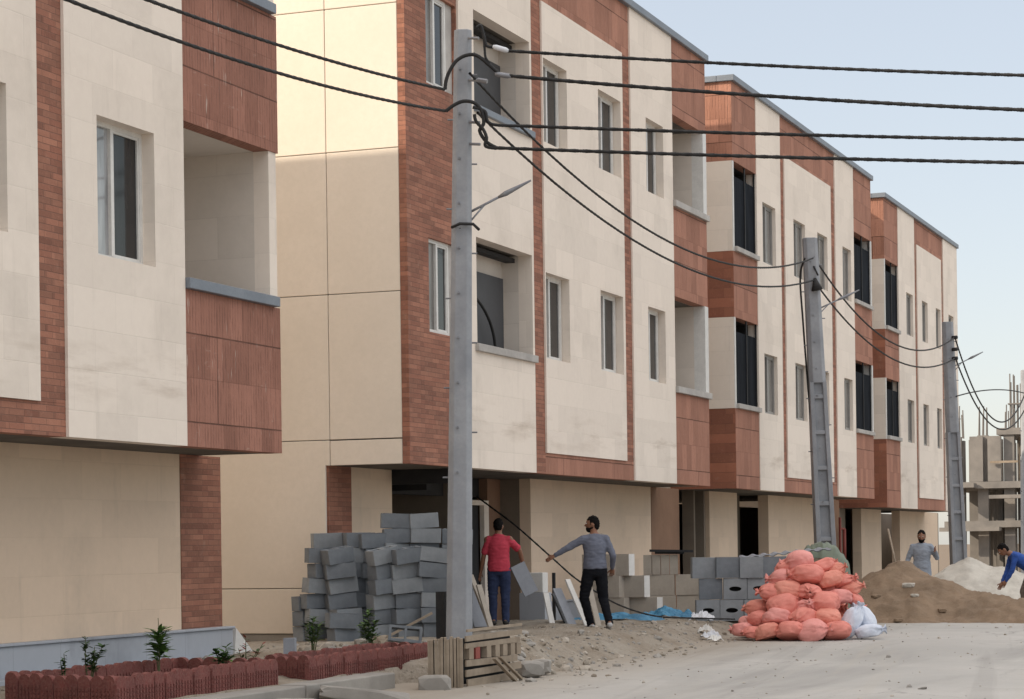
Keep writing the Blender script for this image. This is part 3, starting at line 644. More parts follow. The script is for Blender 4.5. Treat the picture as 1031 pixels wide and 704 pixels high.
# ------------------------------------------------------------------ utility poles
def pole(base, top, bw, tw, rot, label, recess, group='concrete poles along the pavement'):
    P = empty('utility_pole', base, 0, label, 'utility pole', group)
    b = Vector(base); t = Vector(top); m = MB()
    ax = (t - b); L = ax.length
    Mr = Matrix.Rotation(rot, 3, 'Z')
    def sec(s, w, dd=None): 
        d = dd or w; c = b + ax * s; r = w * .22
        pts = [(w/2-r,-d/2),(w/2,-d/2+r),(w/2,d/2-r),(w/2-r,d/2),(-w/2+r,d/2),(-w/2,d/2-r),(-w/2,-d/2+r),(-w/2+r,-d/2)]
        return [c + Mr @ Vector((x, y, 0)) for x, y in pts]
    n = 12; vs = []
    if not recess:
        for i in range(n + 1): s = i / n; vs += sec(s, bw + (tw - bw) * s)
        fs = [(i*8+k, i*8+(k+1)%8, (i+1)*8+(k+1)%8, (i+1)*8+k) for i in range(n) for k in range(8)] + [tuple(n*8+k for k in range(8)), tuple(reversed(range(8)))]
        m.add(vs, fs)
    else:
        s0 = recess
        for i in range(n + 1): s = s0 + (1 - s0) * i / n; vs += sec(s, bw + (tw - bw) * s)
        fs = [(i*8+k, i*8+(k+1)%8, (i+1)*8+(k+1)%8, (i+1)*8+k) for i in range(n) for k in range(8)] + [tuple(n*8+k for k in range(8)), tuple(reversed(range(8)))]
        m.add(vs, fs)
        # two flanges, a thin web and rungs
        for sg in (-1, 1):
            w0, w1 = bw, bw + (tw - bw) * s0
            def ring(s, w): 
                c = b + ax * s; f = .24 * w
                xa, xb = (w/2 - f, w/2) if sg > 0 else (-w/2, -w/2 + f)
                return [c + Mr @ Vector((x, y, 0)) for x, y in ((xa,-w/2),(xb,-w/2),(xb,w/2),(xa,w/2))]
            v = ring(0, w0) + ring(s0 + .002, w1)
            m.add(v, [(0,1,5,4),(1,2,6,5),(2,3,7,6),(3,0,4,7)])
        v = []
        for s, w_ in ((0, bw), (s0 + .002, bw + (tw - bw) * s0)):
            c = b + ax * s; v += [c + Mr @ Vector((x, y, 0)) for x, y in ((-w_*.3,-w_*.3),(w_*.3,-w_*.3),(w_*.3,w_*.3),(-w_*.3,w_*.3))]
        m.add(v, [(0,1,5,4),(2,3,7,6)])
        k = 0; s = .02
        while s < s0:
            w_ = bw + (tw - bw) * s; c = b + ax * s
            m.obox(c, (w_*.62, w_*.9, .09), Mr); s += .75 / L
    bevel(m.build('shaft', M['pole'], P), .012, 2)
    # step bolts
    q = .30; k = 0
    while q < .985:
        w_ = bw + (tw - bw) * q; c = b + ax * q; sg = 1 if k % 2 else -1; e = (w_/2 + .02) * sg
        m = MB(); m.tube([c + Mr @ Vector((e*.8, -w_*.1, 0)), c + Mr @ Vector((e + .05*sg, -w_*.1, 0))], .011, 6); m.build('step_bolt', M['metal'], P)
        m = MB(); m.tube([c + Mr @ Vector((-.03, -w_/2+.01, .06)), c + Mr @ Vector((-.03, -w_/2-.035, .06))], .016, 6); m.build('bolt_head', M['metal'], P)
        q += .07; k += 1
    return P
def lamp_arm(P, root, tip, sag=.0):
    a = Vector(root); t = Vector(tip); m = MB(); m.tube([a, a.lerp(t, .55)], .016, 6); m.tube([a + Vector((0,0,-.16)), a.lerp(t, .3)], .012, 6)
    m.build('bracket', M['metal'], P, smooth=True)
    h = MB(); h.tube([a.lerp(t,.5), a.lerp(t,.62), a.lerp(t,.7), a.lerp(t,1.0)], [.016,.035,.03,.012], 8); h.build('lamp_head', M['metal'], P, smooth=True)
P1T = (1.30,26.735,8.18); P2T = (1.3,45.95,7.9); P3T = (1.3,62.4,7.62)
P1 = pole((1.19,26.575,-.05), P1T, .34, .225, R(21), 'big grey concrete pole nearest the camera, in front of the block pile', 0)
P2 = pole((1.45,46.6,-.05), P2T, .44, .30, R(21), 'middle grey concrete pole with ladder-like recesses rising behind the pink sacks', .62)
P3 = pole((1.42,63.2,-.05), P3T, .44, .29, R(21), 'far grey concrete pole behind the pale gravel pile', .60)
P4 = pole((1.32,77.6,-.05), (1.30,77.6,7.35), .44, .30, R(21), 'farthest pole, cut by the right edge of the photo', .6)
lamp_arm(P1, (1.33,26.66,5.80), (2.14,26.92,6.22)); lamp_arm(P2, (1.38,46.05,6.40), (2.21,46.53,6.83)); lamp_arm(P3, (1.42,62.5,6.38), (2.24,62.61,6.77))
m = MB(); m.tube([(1.2,26.5,5.62),(1.32,26.49,5.66),(1.46,26.6,5.66),(1.5,26.7,5.6)], .02, 6); m.tube([(1.185+.13,26.47+.04,z) for z in (5.6,5.61)], .01, 5); m.build('strap', M['black'], P1, smooth=True)
m = MB(); m.tube([(1.42,45.85,7.05),(1.47,45.84,6.8)], [.03,.12], 10); m.tube([(1.40,45.86,7.3),(1.5,45.8,7.1)], .02, 6); m.build('insulator', M['dark'], P2, smooth=True)
for i, (z, dx) in enumerate(((7.18,.0),(6.85,.02),(6.6,.0))):
    m = MB(); m.tube([(1.44,62.35,z),(1.58,62.3,z)], .05, 8); m.build('insulator', M['dark'], P3, smooth=True)
for pa, pb, r_ in [((1.41,26.65,z),(1.56,26.63,z-.02),.018) for z in (8.06,7.52,6.98,6.7)] + [((1.57,26.62,7.1),(1.66,26.62,7.06),.028),((1.55,26.6,7.5),(1.68,26.6,7.47),.03)]:
    m = MB(); m.tube([pa, pb], r_, 6); m.build('wire_bracket', M['metal'], P1)
# opposite pole that carries the cables crossing the street (outside the frame)
P5 = pole((13.6,28.3,-.05), (13.6,28.3,8.0), .36, .24, 0, 'concrete pole across the street, outside the photo', 0, group=None)

def cable(pts, r, label, name='cable', group=None):
    """twisted bundle: an oval section that turns along its length"""
    pts = [Vector(p) for p in pts]; fine = []; L = 0
    tot = sum((q - p).length for p, q in zip(pts, pts[1:])); stp = max(.035, tot / 480)
    for p, q in zip(pts, pts[1:]):
        n = max(1, int((q - p).length / stp)); fine += [p.lerp(q, i/n) for i in range(n)]
    fine.append(pts[-1]); n = len(fine); vs = []; prev = None; seg = 8
    for i, p in enumerate(fine):
        t = (fine[min(i+1,n-1)] - fine[max(i-1,0)]).normalized()
        u = (t.orthogonal() if prev is None else prev - t*prev.dot(t)).normalized(); prev = u; w_ = t.cross(u); ph = L * math.pi / .16
        if i < n - 1: L += (fine[i+1] - p).length
        for k in range(seg):
            a = 2*math.pi*k/seg; x, y = (.82*r*math.cos(a), .68*r*math.sin(a)) if name == 'cable' else (.8*r*math.cos(a), .8*r*math.sin(a))
            vs.append(p + u*(x*math.cos(ph) - y*math.sin(ph)) + w_*(x*math.sin(ph) + y*math.cos(ph)))
    m = MB(); m.add(vs, [(i*seg+k, i*seg+(k+1)%seg, (i+1)*seg+(k+1)%seg, (i+1)*seg+k) for i in range(n-1) for k in range(seg)])
    return tag(m.build(name, M['black'], smooth=True, loc=tuple(pts[0])), label, 'cable', group)
def span(a, b, sag, n=26):
    a = Vector(a); b = Vector(b); return [a.lerp(b, i/n) - Vector((0,0,4*sag*(i/n)*(1-i/n))) for i in range(n+1)]
# spans coming from the previous pole on the left
cable(span((1.3,7.6,6.97),(1.215,26.29,7.35),.41), .026, 'upper black cable running from the top left to the near pole')
cable(span((1.3,7.6,6.94),(1.22,26.29,7.075),.53), .026, 'lower black cable running from the top left to the near pole')
cable(smooth_pts([(1.223,26.289,7.351),(1.236,26.294,7.452),(1.273,26.308,7.565),(1.357,26.34,7.703),(1.476,26.386,7.777),(1.606,26.436,7.775),(1.758,26.494,7.646),(1.863,26.534,7.544),(1.933,26.561,7.517)]), .03, 'upper black cable loop arching over the face of the near pole', name='cable_loop')
cable(smooth_pts([(1.231,26.292,7.072),(1.326,26.329,7.147),(1.445,26.374,7.196),(1.575,26.424,7.169),(1.656,26.455,7.066),(1.678,26.463,6.914),(1.629,26.445,6.814),(1.71,26.475,6.674),(1.827,26.52,6.596)]), .03, 'lower black cable loop curling down the right side of the near pole', name='cable_loop')
cable(smooth_pts([(1.584,26.38,7.02),(1.60,26.40,6.93),(1.678,26.44,6.83),(1.72,26.449,6.72),(1.70,26.46,6.62),(1.827,26.52,6.59)]), .028, 'second black curl of cable beside the lower loop on the near pole', name='cable_loop')
cable(smooth_pts([(1.61,26.437,8.129),(1.658,26.455,8.153),(1.692,26.468,8.027),(1.726,26.481,7.9),(1.832,26.522,7.873),(1.937,26.562,7.833)]), .026, 'black jumper cable bent at the top of the near pole', name='cable_loop')
cable(smooth_pts([(1.692,26.468,8.027),(1.701,26.472,7.849),(1.712,26.476,7.748),(1.758,26.494,7.672)]), .02, 'short black drop cable hanging below the pole top jumper', name='cable_loop')
cable(smooth_pts([(1.55,26.414,7.118),(1.692,26.468,7.066),(1.725,26.481,6.939),(1.831,26.522,6.887),(2.15,26.643,6.87)]), .026, 'black jumper cable feeding the third cable across the street', name='cable_loop')
gx = 'four cables crossing the street from the near pole'
cable(span((1.937,26.562,7.833),(13.55,28.3,6.75),.10), .029, 'topmost of the four cables from the near pole to the right edge', group=gx)
cable(span((1.933,26.561,7.517),(13.55,28.3,6.30),.13), .033, 'second from top of the four cables to the right edge', group=gx)
cable(span((2.15,26.643,6.87),(13.55,28.3,6.05),.06), .030, 'third from top of the four cables to the right edge', group=gx)
cable(span((1.827,26.52,6.596),(13.55,28.3,5.75),.05), .031, 'lowest of the four cables to the right edge', group=gx)
for i, (p, q) in enumerate((((1.80,26.50,7.885),(1.99,26.57,7.825)), ((1.82,26.51,7.535),(2.02,26.58,7.50)))):
    m = MB(); m.tube([p, Vector(p).lerp(Vector(q), .2), Vector(p).lerp(Vector(q), .8), q], [.02,.034,.034,.02], 8)
    tag(m.build('insulator', M['plastic'] if i == 0 else M['metal'], smooth=True, loc=p), ('white insulator at the start of the topmost cable', 'grey cable clamp at the start of the second cable')[i], 'insulator')
ga = 'cables sagging between the near and middle poles'
cable(span((1.50,26.45,7.56),(1.4,45.8,7.46),1.02), .024, 'upper sagging cable from the near pole to the middle pole', group=ga)
cable(span((1.60,26.45,7.05),(1.4,45.8,7.0),.86), .024, 'lower sagging cable from the near pole to the middle pole', group=ga)
gb = 'cables sagging between the middle and far poles'
cable(span((1.4,45.85,7.50),(1.5,62.35,7.18),1.0), .026, 'upper sagging cable from the middle pole to the far pole', group=gb)
cable(span((1.4,45.85,7.0),(1.5,62.35,6.6),.85), .026, 'lower sagging cable from the middle pole to the far pole', group=gb)
gc = 'cables from the far pole to the pole at the right edge'
cable(span((1.52,62.35,7.15),(1.28,77.5,6.5),1.55), .03, 'upper of the two cables drooping right of the far pole', group=gc)
cable(span((1.52,62.35,6.6),(1.28,77.5,6.0),1.25), .03, 'lower of the two cables drooping right of the far pole', group=gc)
cable(span((1.52,62.4,5.55),(1.28,77.5,6.55),-.15), .024, 'thin cable rising from the far pole to the right edge', group=gc)
m = MB(); m.tube(smooth_pts([(1.27,45.62,7.45),(1.1,45.9,7.1),(1.12,46.0,6.2),(1.16,46.1,5.2),(1.2,46.2,4.3),(1.24,46.25,3.9)]), .022, 6)
tag(m.build('cable', M['black'], smooth=True, loc=(1.27,45.62,7.45)), 'cable running down the left side of the middle pole', 'cable')

# ------------------------------------------------------------------ concrete blocks
def hollow_block(L=.40, W=.20, Hh=.195, jit=0):
    m = MB(); r = random.Random(jit); hs = [(-L/2+.035,-.016,-W/2+.035,W/2-.035),(.016,L/2-.035,-W/2+.035,W/2-.035)]
    for a, b, c, d in cells(-L/2, L/2, -W/2, W/2, hs):
        m.quad((a,c,Hh),(b,c,Hh),(b,d,Hh),(a,d,Hh)); m.quad((a,d,0),(b,d,0),(b,c,0),(a,c,0))
    for x0, x1, y0, y1, out in [(-L/2,L/2,-W/2,W/2,1)] + [(*h, 0) for h in hs]:
        q = [((x0,y0),(x1,y0)),((x1,y0),(x1,y1)),((x1,y1),(x0,y1)),((x0,y1),(x0,y0))]
        for p, s in q:
            if not out: p, s = s, p
            m.quad((*p,0),(*s,0),(*s,Hh),(*p,Hh))
    me = m.mesh('concrete_block', M['block'] if jit % 3 else M['block2'])
    bm = bmesh.new(); bm.from_mesh(me); bmesh.ops.remove_doubles(bm, verts=bm.verts, dist=1e-4)
    ed = [e for e in bm.edges if len(e.link_faces) == 2 and e.calc_face_angle(0) > .5]
    bmesh.ops.bevel(bm, geom=ed, offset=.006, segments=1, affect='EDGES')
    for v in bm.verts: v.co += Vector((r.uniform(-1,1), r.uniform(-1,1), r.uniform(-1,1))) * .0035
    bm.to_mesh(me); bm.free(); return me
BM = [hollow_block(jit=i, L=.40 + .01 * (i % 2)) for i in range(5)]
ORD = ['lowest', 'second', 'third', 'fourth', 'fifth', 'sixth', 'seventh', 'eighth', 'ninth']
GB = 'grey concrete blocks in the big pile behind the near pole'
vr = Vector((.934, .357, 0)); vd = Vector((-.357, .934, 0))          # along the picture / away from the street corner
def stack(org, u, v, n, ang, dz0, what, tiltu=0.0, roll=0.0):
    o = Vector(org)
    for i in range(n):
        p = o + vr * (u + rnd.uniform(-.04,.04) + tiltu * i) + vd * (v + rnd.uniform(-.07,.05) - .012 * i * (roll != 0)); p.z = dz0 + i * .2015
        ob = bpy.data.objects.new('concrete_block', BM[rnd.randrange(5)]); COL.objects.link(ob)
        ob.location = p; ob.rotation_euler = (R(rnd.uniform(-3,3)), R(roll * (i+1)/n + rnd.uniform(-3.2,3.2)), R(ang + 20.9 + rnd.uniform(-11,11)))
        tag(ob, '%s block up %s of the grey block pile' % (ORD[i], what), 'block', GB)
og = (-1.06, 26.70, 0)
stack(og, .99, .12, 6, 34, .32, 'the left column of the right half', .020, -11)
stack(og, 1.37, .17, 6, 21, .32, 'the middle column of the right half', -.004, -5)
stack(og, 1.75, .20, 6, 14, .32, 'the right front column beside the pole', -.012, 4)
stack(og, .92, .46, 7, 30, .32, 'the half hidden middle column')
stack(og, 1.20, .56, 8, 16, .38, 'the tall rear left column', .004); stack(og, 1.57, .60, 8, 10, .38, 'the tall rear right column', -.004)
stack(og, 1.98, .68, 7, 6, .36, 'the rear column partly behind the pole')
stack(og, .53, .06, 6, 28, .33, 'the broad column in the left front', -.012, -6)
stack(og, .17, .10, 6, 32, .33, 'the left column of the left half', .012, 3)
stack(og, .70, .42, 7, 20, .33, 'the rear column above the left front')
stack(og, .30, .44, 7, 24, .33, 'the rear left column'); stack(og, .05, .26, 3, 40, .30, 'the low column at the far left')
stack(og, .50, -.26, 2, 30, .28, 'the low front step at the left')
ob = bpy.data.objects.new('concrete_block', BM[1]); COL.objects.link(ob); ob.location = (.98,25.35,.44); ob.rotation_euler = (R(82), R(6), R(24))
tag(ob, 'single hollow grey block lying on the dirt with its two holes facing the street', 'block')
# leaning bit of timber + dark post at the right of the pile
tag(MB().box(.86,.98,26.62,26.74,.2,.95).build('post', M['dark'], loc=(.9,26.7,.2)), 'short dark post between the block pile and the near pole', 'post')
tag(MB().bar((.35,26.2,.38),(.86,26.5,.68),.03).build('stick', M['wood'], loc=(.6,26.3,.4)), 'thin pale stick leaning at the foot of the block pile', 'stick')

def eye_block(L, W, Hh, hole=True, dark='dark'):
    """block with one oval hole in its front (-Y) face"""
    m = MB(); m.box(-L/2, L/2, -W/2 + (.001 if hole else 0), W/2, 0, Hh)
    if hole:
        m = MB(); n = 16; cz = Hh * .5; rx, rz = .105, .042; f = -W/2
        el = [(rx*math.cos(2*math.pi*i/n), f, cz + rz*math.sin(2*math.pi*i/n)) for i in range(n)]
        sq = []
        for i in range(n):
            a = 2*math.pi*i/n; c, s = math.cos(a), math.sin(a); k = 1 / max(abs(c), abs(s)); sq.append((L/2*c*k, f, Hh/2 + Hh/2*s*k))
        vs = el + sq + [(x, f + .16, z) for x, _, z in el]
        fs = [(i, n+i, n+(i+1)%n, (i+1)%n) for i in range(n)]
        m.add(vs, [tuple(reversed(q)) for q in fs]); m.add(vs, [(i, (i+1)%n, 2*n+(i+1)%n, 2*n+i) for i in range(n)], 1); m.add(vs, [tuple(2*n+i for i in range(n))], 1)
        x0, x1, y0, y1 = -L/2, L/2, f, W/2
        m.quad((x1,y0,0),(x1,y1,0),(x1,y1,Hh),(x1,y0,Hh)); m.quad((x0,y1,0),(x0,y0,0),(x0,y0,Hh),(x0,y1,Hh)); m.quad((x1,y1,0),(x0,y1,0),(x0,y1,Hh),(x1,y1,Hh))
        m.quad((x0,y0,Hh),(x1,y0,Hh),(x1,y1,Hh),(x0,y1,Hh)); m.quad((x0,y1,0),(x1,y1,0),(x1,y0,0),(x0,y0,0))
    return m.mesh('roof_block', [M['block2'], M[dark]])
E1, E2 = eye_block(.402,.25,.36), eye_block(.402,.25,.36,False)
E3 = E2.copy(); E3.materials[0] = M['block']
EB = [  # u (m, along the picture), height index, holed
 (.22,0,1),(.632,0,1),(1.044,0,1),(1.456,0,0),(.19,1,0),(.602,1,1),(1.014,1,1),(1.426,1,0),(.20,2,0),(.612,2,0),(1.024,2,0),(1.436,2,0)]
nm = ['first','second','third','fourth']; rw = ['bottom','middle','top']; cnt = {}
for u, k, h in EB:
    i = cnt.get(k, 0); cnt[k] = i + 1
    ob = bpy.data.objects.new('concrete_block', E1 if h else (E2, E3)[(k + i) % 2]); COL.objects.link(ob)
    p = Vector((1.28,37.1,0)) + vr * (u + (.10 if k == 1 else -.04 if k == 2 else 0)) + vd * (.1 + rnd.uniform(-.05,.06)); ob.location = (p.x, p.y, .20 + k * .367); ob.rotation_euler = (R(rnd.uniform(-1,1)), R(rnd.uniform(-.6,.6)), R(20.5 + rnd.uniform(-4,4)))
    tag(ob, '%s block from left, %s course of the grey stack beside the pink sacks' % (nm[i], rw[k]), 'block', 'large grey blocks stacked left of the pink sacks')
for j, (u, L) in enumerate(((.17,.36),(.55,.34),(.96,.42))):
    p = Vector((1.28,37.1,0)) + vr * u + vd * .14
    ob = MB().obox((0,0,.045), (L,.3,.09), Matrix.Rotation(R((-3,4,-2)[j]),3,'Y')).build('broken_slab', M['block2'], loc=(p.x,p.y,.2+3*.364+.03), rot=(0,0,R(18)))
    tag(ob, '%s broken thin grey slab on top of the large grey blocks' % ('left','middle','right')[j], 'slab')
# aerated blocks
AB = bevel_me = MB().box(-.29,.29,-.11,.11,0,.375).mesh('aerated_block', M['aac']); AW = MB().box(-.29,.289,-.11,.11,0,.375).quad((.29,-.11,0),(.29,.11,0),(.29,.11,.375),(.29,-.11,.375),1).mesh('aerated_block', [M['aac'], M['aacwhite']])
AS = MB().box(-.075,.075,-.11,.11,0,.36).mesh('aerated_block', M['aac']); ASW = MB().box(-.075,.074,-.11,.11,0,.36).quad((.075,-.11,0),(.075,.11,0),(.075,.11,.36),(.075,-.11,.36),1).mesh('aerated_block', [M['aac'], M['aacwhite']])
def ab(me, u, v, z, org, label, ry=0, rz=16):
    p = Vector(org) + vr * u + vd * v; ob = bpy.data.objects.new('aerated_block', me); COL.objects.link(ob)
    ob.location = (p.x, p.y, z); ob.rotation_euler = (0, R(ry), R(rz + rnd.uniform(-1.5,1.5))); tag(ob, label, 'block', 'beige aerated blocks stacked by the wall')
o1 = (-.2,39.2,0)
ab(AB,.20,.0,.22,o1,'bottom left beige aerated block of the square stack'); ab(AB,.80,.02,.22,o1,'bottom right beige aerated block of the square stack')
ab(AB,.18,.02,.60,o1,'middle left beige aerated block of the square stack'); ab(AB,.78,.0,.60,o1,'middle right beige aerated block of the square stack')
for j, u in enumerate((-.02,.14,.30,.46)): ab(ASW if j == 3 else AS,u,.0,.98,o1,'%s upright beige block on the square stack' % nm[j] + (', its end face clean white' if j == 3 else ''))
m = MB(); m.bar((-.12,39.0,1.42),(.62,39.3,1.40),.045); m.bar((-.05,39.1,1.385),(.45,39.28,1.375),.05); tag(m.build('timber', M['dark'], loc=(.2,39.1,1.4)), 'dark timber lying on the square stack of beige blocks', 'timber')
o2 = (-.30,37.0,0)
for k, (us, w_) in enumerate((((.0,.58),1),((-.08,.36),1),((-.2,.10),1))):
    for j, u in enumerate(us): ab(AW if j == 1 else AB, u + .1, .02*k, .24 + .378*k, o2, '%s beige block of the %s step in the stepped stack behind the man in grey' % ('left','right')[j:j+1][0] if False else ('left' if j == 0 else 'right white-ended') + ' block of the ' + rw[k] + ' step in the beige stack behind the man in grey', 0, -8)
ab(ASW, -.14, .05, 1.375, o2, 'small tilted beige block on top of the stepped stack', 24, 14)

# ------------------------------------------------------------------ slabs, panels and timber near the wall
def thing_mesh(mb, name, mat, loc, label, cat, group=None, smooth=False):
    return tag(mb.build(name, mat, loc=loc, smooth=smooth), label, cat, group)
gp = 'thin slabs leaning near the doorway'
for i, (a, b, wd_, mt) in enumerate((((.46,32.85,1.0),(.86,32.63,.26),.10,'aacwhite'),((.30,32.8,.86),(.66,32.53,.26),.16,'panelgrey'),((.17,32.65,.80),(.36,32.44,.26),.09,'aacwhite'),((.22,32.95,.78),(.50,32.85,.24),.18,'sheet'),((.78,32.9,.95),(.98,32.8,.26),.12,'aac'))):
    m = MB(); m.bar(a, b, wd_, .03); bevel(thing_mesh(m, 'leaning_slab', M[mt], b, ['white slab leaning steeply left of the man in grey','grey slab leaning beside the white slab','short white slab leaning at the left of the slabs','dark sheet leaning behind the short white slab','beige slab leaning closest to the man in grey'][i], 'slab', gp), .004)
for i, (a, b, wd_, mt) in enumerate((((-.66,31.6,1.10),(-.30,31.5,.3),.10,'aac'),((-.85,31.9,1.05),(-.55,31.75,.3),.3,'panelgrey'),((-.45,31.4,.95),(-.22,31.3,.3),.10,'aac'))):
    m = MB(); m.bar(a, b, wd_, .03); thing_mesh(m, 'leaning_slab', M[mt], b, ['pale slab leaning right of the near pole','grey slab leaning behind the pale one right of the near pole','narrow beige slab leaning right of the near pole'][i], 'slab', gp)
o = thing_mesh(MB().box(-.62,-.26,33.7,33.95,.78,1.10), 'white_block', M['aacwhite'], (-.44,33.8,.78), 'clean white block standing on the bluish marble slab by the doorway', 'block'); bevel(o, .008)
o = thing_mesh(MB().box(-.66,-.22,33.68,34.0,.1,.776), 'marble_slab', M['marble'], (-.44,33.8,.1), 'bluish marble slab standing under the white block by the doorway', 'slab'); bevel(o, .006)
thing_mesh(MB().bar((.03,33.42,.2),(.03,33.42,1.10),.045), 'post', M['dark'], (.03,33.42,.2), 'short dark post holding the black cable beside the doorway', 'post')
cable(smooth_pts([(-1.62,34.3,2.36),(-1.2,33.95,2.15),(-.68,33.65,1.85),(.03,33.41,1.32),(.35,33.5,1.02),(.66,33.63,.79),(.87,34.25,.55),(1.24,34.93,.36),(1.71,35.64,.30),(2.2,36.3,.26)]), .020, 'black cable stretched down from the doorway to the ground behind the man in grey')
# boards on end and pallets at the kerb
T = empty('board_bundle', (2.83,22.5,0), 0, 'bundle of thin boards standing on end at the kerb', 'boards')
x = 0.0
for i in range(11):
    wv = .030 + .008 * rnd.random(); h = .55 + rnd.uniform(-.015,.02)
    p = Vector((2.58,22.30,0)) + vr * (x + wv/2)
    MB().obox((p.x, p.y+rnd.uniform(-.01,.01), h/2 - .02), (wv*.86, .20, h), Matrix.Rotation(R(20.9+rnd.uniform(-2,2)),3,'Z')).build('board', M['wood'], T); x += wv
PL = empty('pallet', (2.95,23.3,0), 0, 'broken wooden pallet propped upright on the kerb beside the boards', 'pallet')
q0 = Vector((2.90,22.55,0)); ud = Vector((.10,1.30,0)).normalized(); nn = Vector((ud.y,-ud.x,0))
def slat(s0, s1, z0, z1, off=.0, th=.02, tilt=0.0, mat='wood', name='slat'):
    a = q0 + ud*s0 + nn*off; b = q0 + ud*s1 + nn*off; zc_ = (z0+z1)/2
    m = MB(); m.bar((a.x,a.y,zc_-tilt),(b.x,b.y,zc_+tilt), z1-z0, th)
    vs = m.v; m2 = MB()
    d = (b-a); L = d.length; ang = math.atan2(d.y, d.x); c = (a+b)/2
    m2.obox((c.x,c.y,zc_), (L,th,z1-z0), Matrix.Rotation(ang,3,'Z') @ Matrix.Rotation(-math.atan2(2*tilt,L),3,'Y')); return m2.build(name, M[mat], PL)
for i, (z0, z1, t_) in enumerate(((.0,.085,.01),(.115,.19,.012),(.215,.285,.0),(.42,.475,.008),(.50,.56,.012),(.60,.63,.01))): slat(.0+rnd.uniform(-.03,.03), 1.38+rnd.uniform(-.1,.05), z0, z1, .03, .02, t_)
for s in (.06,.22,.50,.72,.92,1.12,1.28): slat(s, s+.11, .29, .42, -.005, .09, 0, 'redpaint' if s == .22 else 'wood', 'pallet_block')
MB().obox((2.9,23.15,.27), (.03,1.3,.5), Matrix.Rotation(-.075,3,'Z')).build('gap_shade_sheet', M['dark'], PL)  # dark sheet standing in for shade inside the pallet gaps
a = q0 + ud*.55 + nn*.10; b = q0 + ud*.98 + nn*.16; m = MB(); m.bar((a.x,a.y,.28),(b.x,b.y,.0),.05,.02); m.bar((a.x+.02,a.y+.12,.29),(b.x+.02,b.y+.13,.02),.045,.02); m.build('loose_slat', M['wood'], PL)
def rock_mesh(name, size, mat, seed, sub=2, amp=.35):
    bm = bmesh.new(); bmesh.ops.create_icosphere(bm, subdivisions=sub, radius=1)
    for v in bm.verts:
        n = mnoise.noise(v.co * 1.3 + Vector((seed*3.1,0,0))); q = v.co.copy(); q *= 1 + amp * n
        for k in range(3): q[k] = max(-.72, min(.72, q[k]))
        v.co = Vector((q.x*size[0], q.y*size[1], q.z*size[2]))
    me = bpy.data.meshes.new(name); bm.to_mesh(me); bm.free(); me.materials.append(mat); return me
def put(me, name, loc, rot, label, cat, group=None):
    o = bpy.data.objects.new(name, me); COL.objects.link(o); o.location = loc; o.rotation_euler = rot; return tag(o, label, cat, group)
put(rock_mesh('concrete_chunk',(.24,.15,.13),M['concrete'],2), 'concrete_chunk', (2.78,22.02,.06), (0,0,R(20)), 'squarish concrete chunk at the foot of the board bundle', 'concrete')
put(rock_mesh('concrete_chunk',(.20,.18,.13),M['concrete'],5), 'concrete_chunk', (3.05,24.2,.10), (0,0,R(50)), 'concrete lump at the right end of the pallet', 'concrete')
put(rock_mesh('concrete_chunk',(.16,.14,.12),M['concrete'],8), 'concrete_chunk', (3.0,24.7,.10), (0,0,R(10)), 'second concrete lump right of the pallet', 'concrete')
put(rock_mesh('concrete_slab',(.62,.42,.10),M['concrete'],11,3,.22), 'concrete_slab', (2.72,20.35,.04), (R(-4),R(6),R(25)), 'broken pale concrete slab lying in the road below the kerb', 'concrete')
put(rock_mesh('concrete_slab',(.34,.25,.07),M['concrete'],14,3,.22), 'concrete_slab', (2.55,19.2,.03), (R(3),R(2),R(60)), 'smaller broken concrete piece beside the kerb', 'concrete')
thing_mesh(MB().obox((.62,22.9,.34),(.13,.11,.34),Matrix.Rotation(R(15),3,'Z')), 'concrete_stub', M['panelgrey'], (.62,22.9,.17), 'small grey concrete stub standing between planter and side wall', 'concrete')

# rubble
mr = MB()
def rub(x, y, s, z=None):
    zz = (max(dirt_z(x, y), 0) if x < 3.7 else 0) if z is None else z
    bm = bmesh.new(); bmesh.ops.create_icosphere(bm, subdivisions=1, radius=1)
    M3 = Matrix.Rotation(rnd.uniform(0,6), 3, 'Z') @ Matrix.Rotation(rnd.uniform(-.5,.5), 3, 'X'); sx, sy, sz = s*rnd.uniform(.7,1.4), s*rnd.uniform(.6,1.1), s*rnd.uniform(.35,.8)
    sd = rnd.uniform(0,99); bm.verts.index_update(); vs = []
    for v in bm.verts:
        q = v.co * (1 + .5 * mnoise.noise(v.co * 1.2 + Vector((sd,0,0)))); vs.append(Vector((x,y,zz + sz*.35)) + M3 @ Vector((q.x*sx,q.y*sy,q.z*sz)))
    mr.add(vs, [tuple(v.index for v in f.verts) for f in bm.faces], rnd.choice((0,0,1,2))); bm.free()
for i in range(1000):
    y = rnd.uniform(23.3, 40); x = min(edge_x(y) + .25, rnd.gauss(edge_x(y) - .9, .75))
    if x < -.9: continue
    rub(x, y, min(.075, .008 + rnd.expovariate(75)))
for i in range(140): rub(rnd.gauss(2.2,.5), rnd.gauss(25.9,.7), min(.08,.012 + rnd.expovariate(50)))
for i in range(120): rub(rnd.uniform(-.6,1.3), rnd.uniform(18,26.3), .010 + rnd.expovariate(60))
for i in range(60): rub(rnd.gauss(.3,.7), rnd.gauss(25.9,.4), .02 + rnd.expovariate(30))
for i in range(260): rub(rnd.uniform(2.6,9.5), rnd.uniform(21,41), .008 + rnd.expovariate(140), 0.0)
tag(mr.build('rubble', [M['concrete'], M['dirt'], M['aac']]), 'scattered rubble and stones along the dirt pavement edge', 'rubble', kind='stuff')

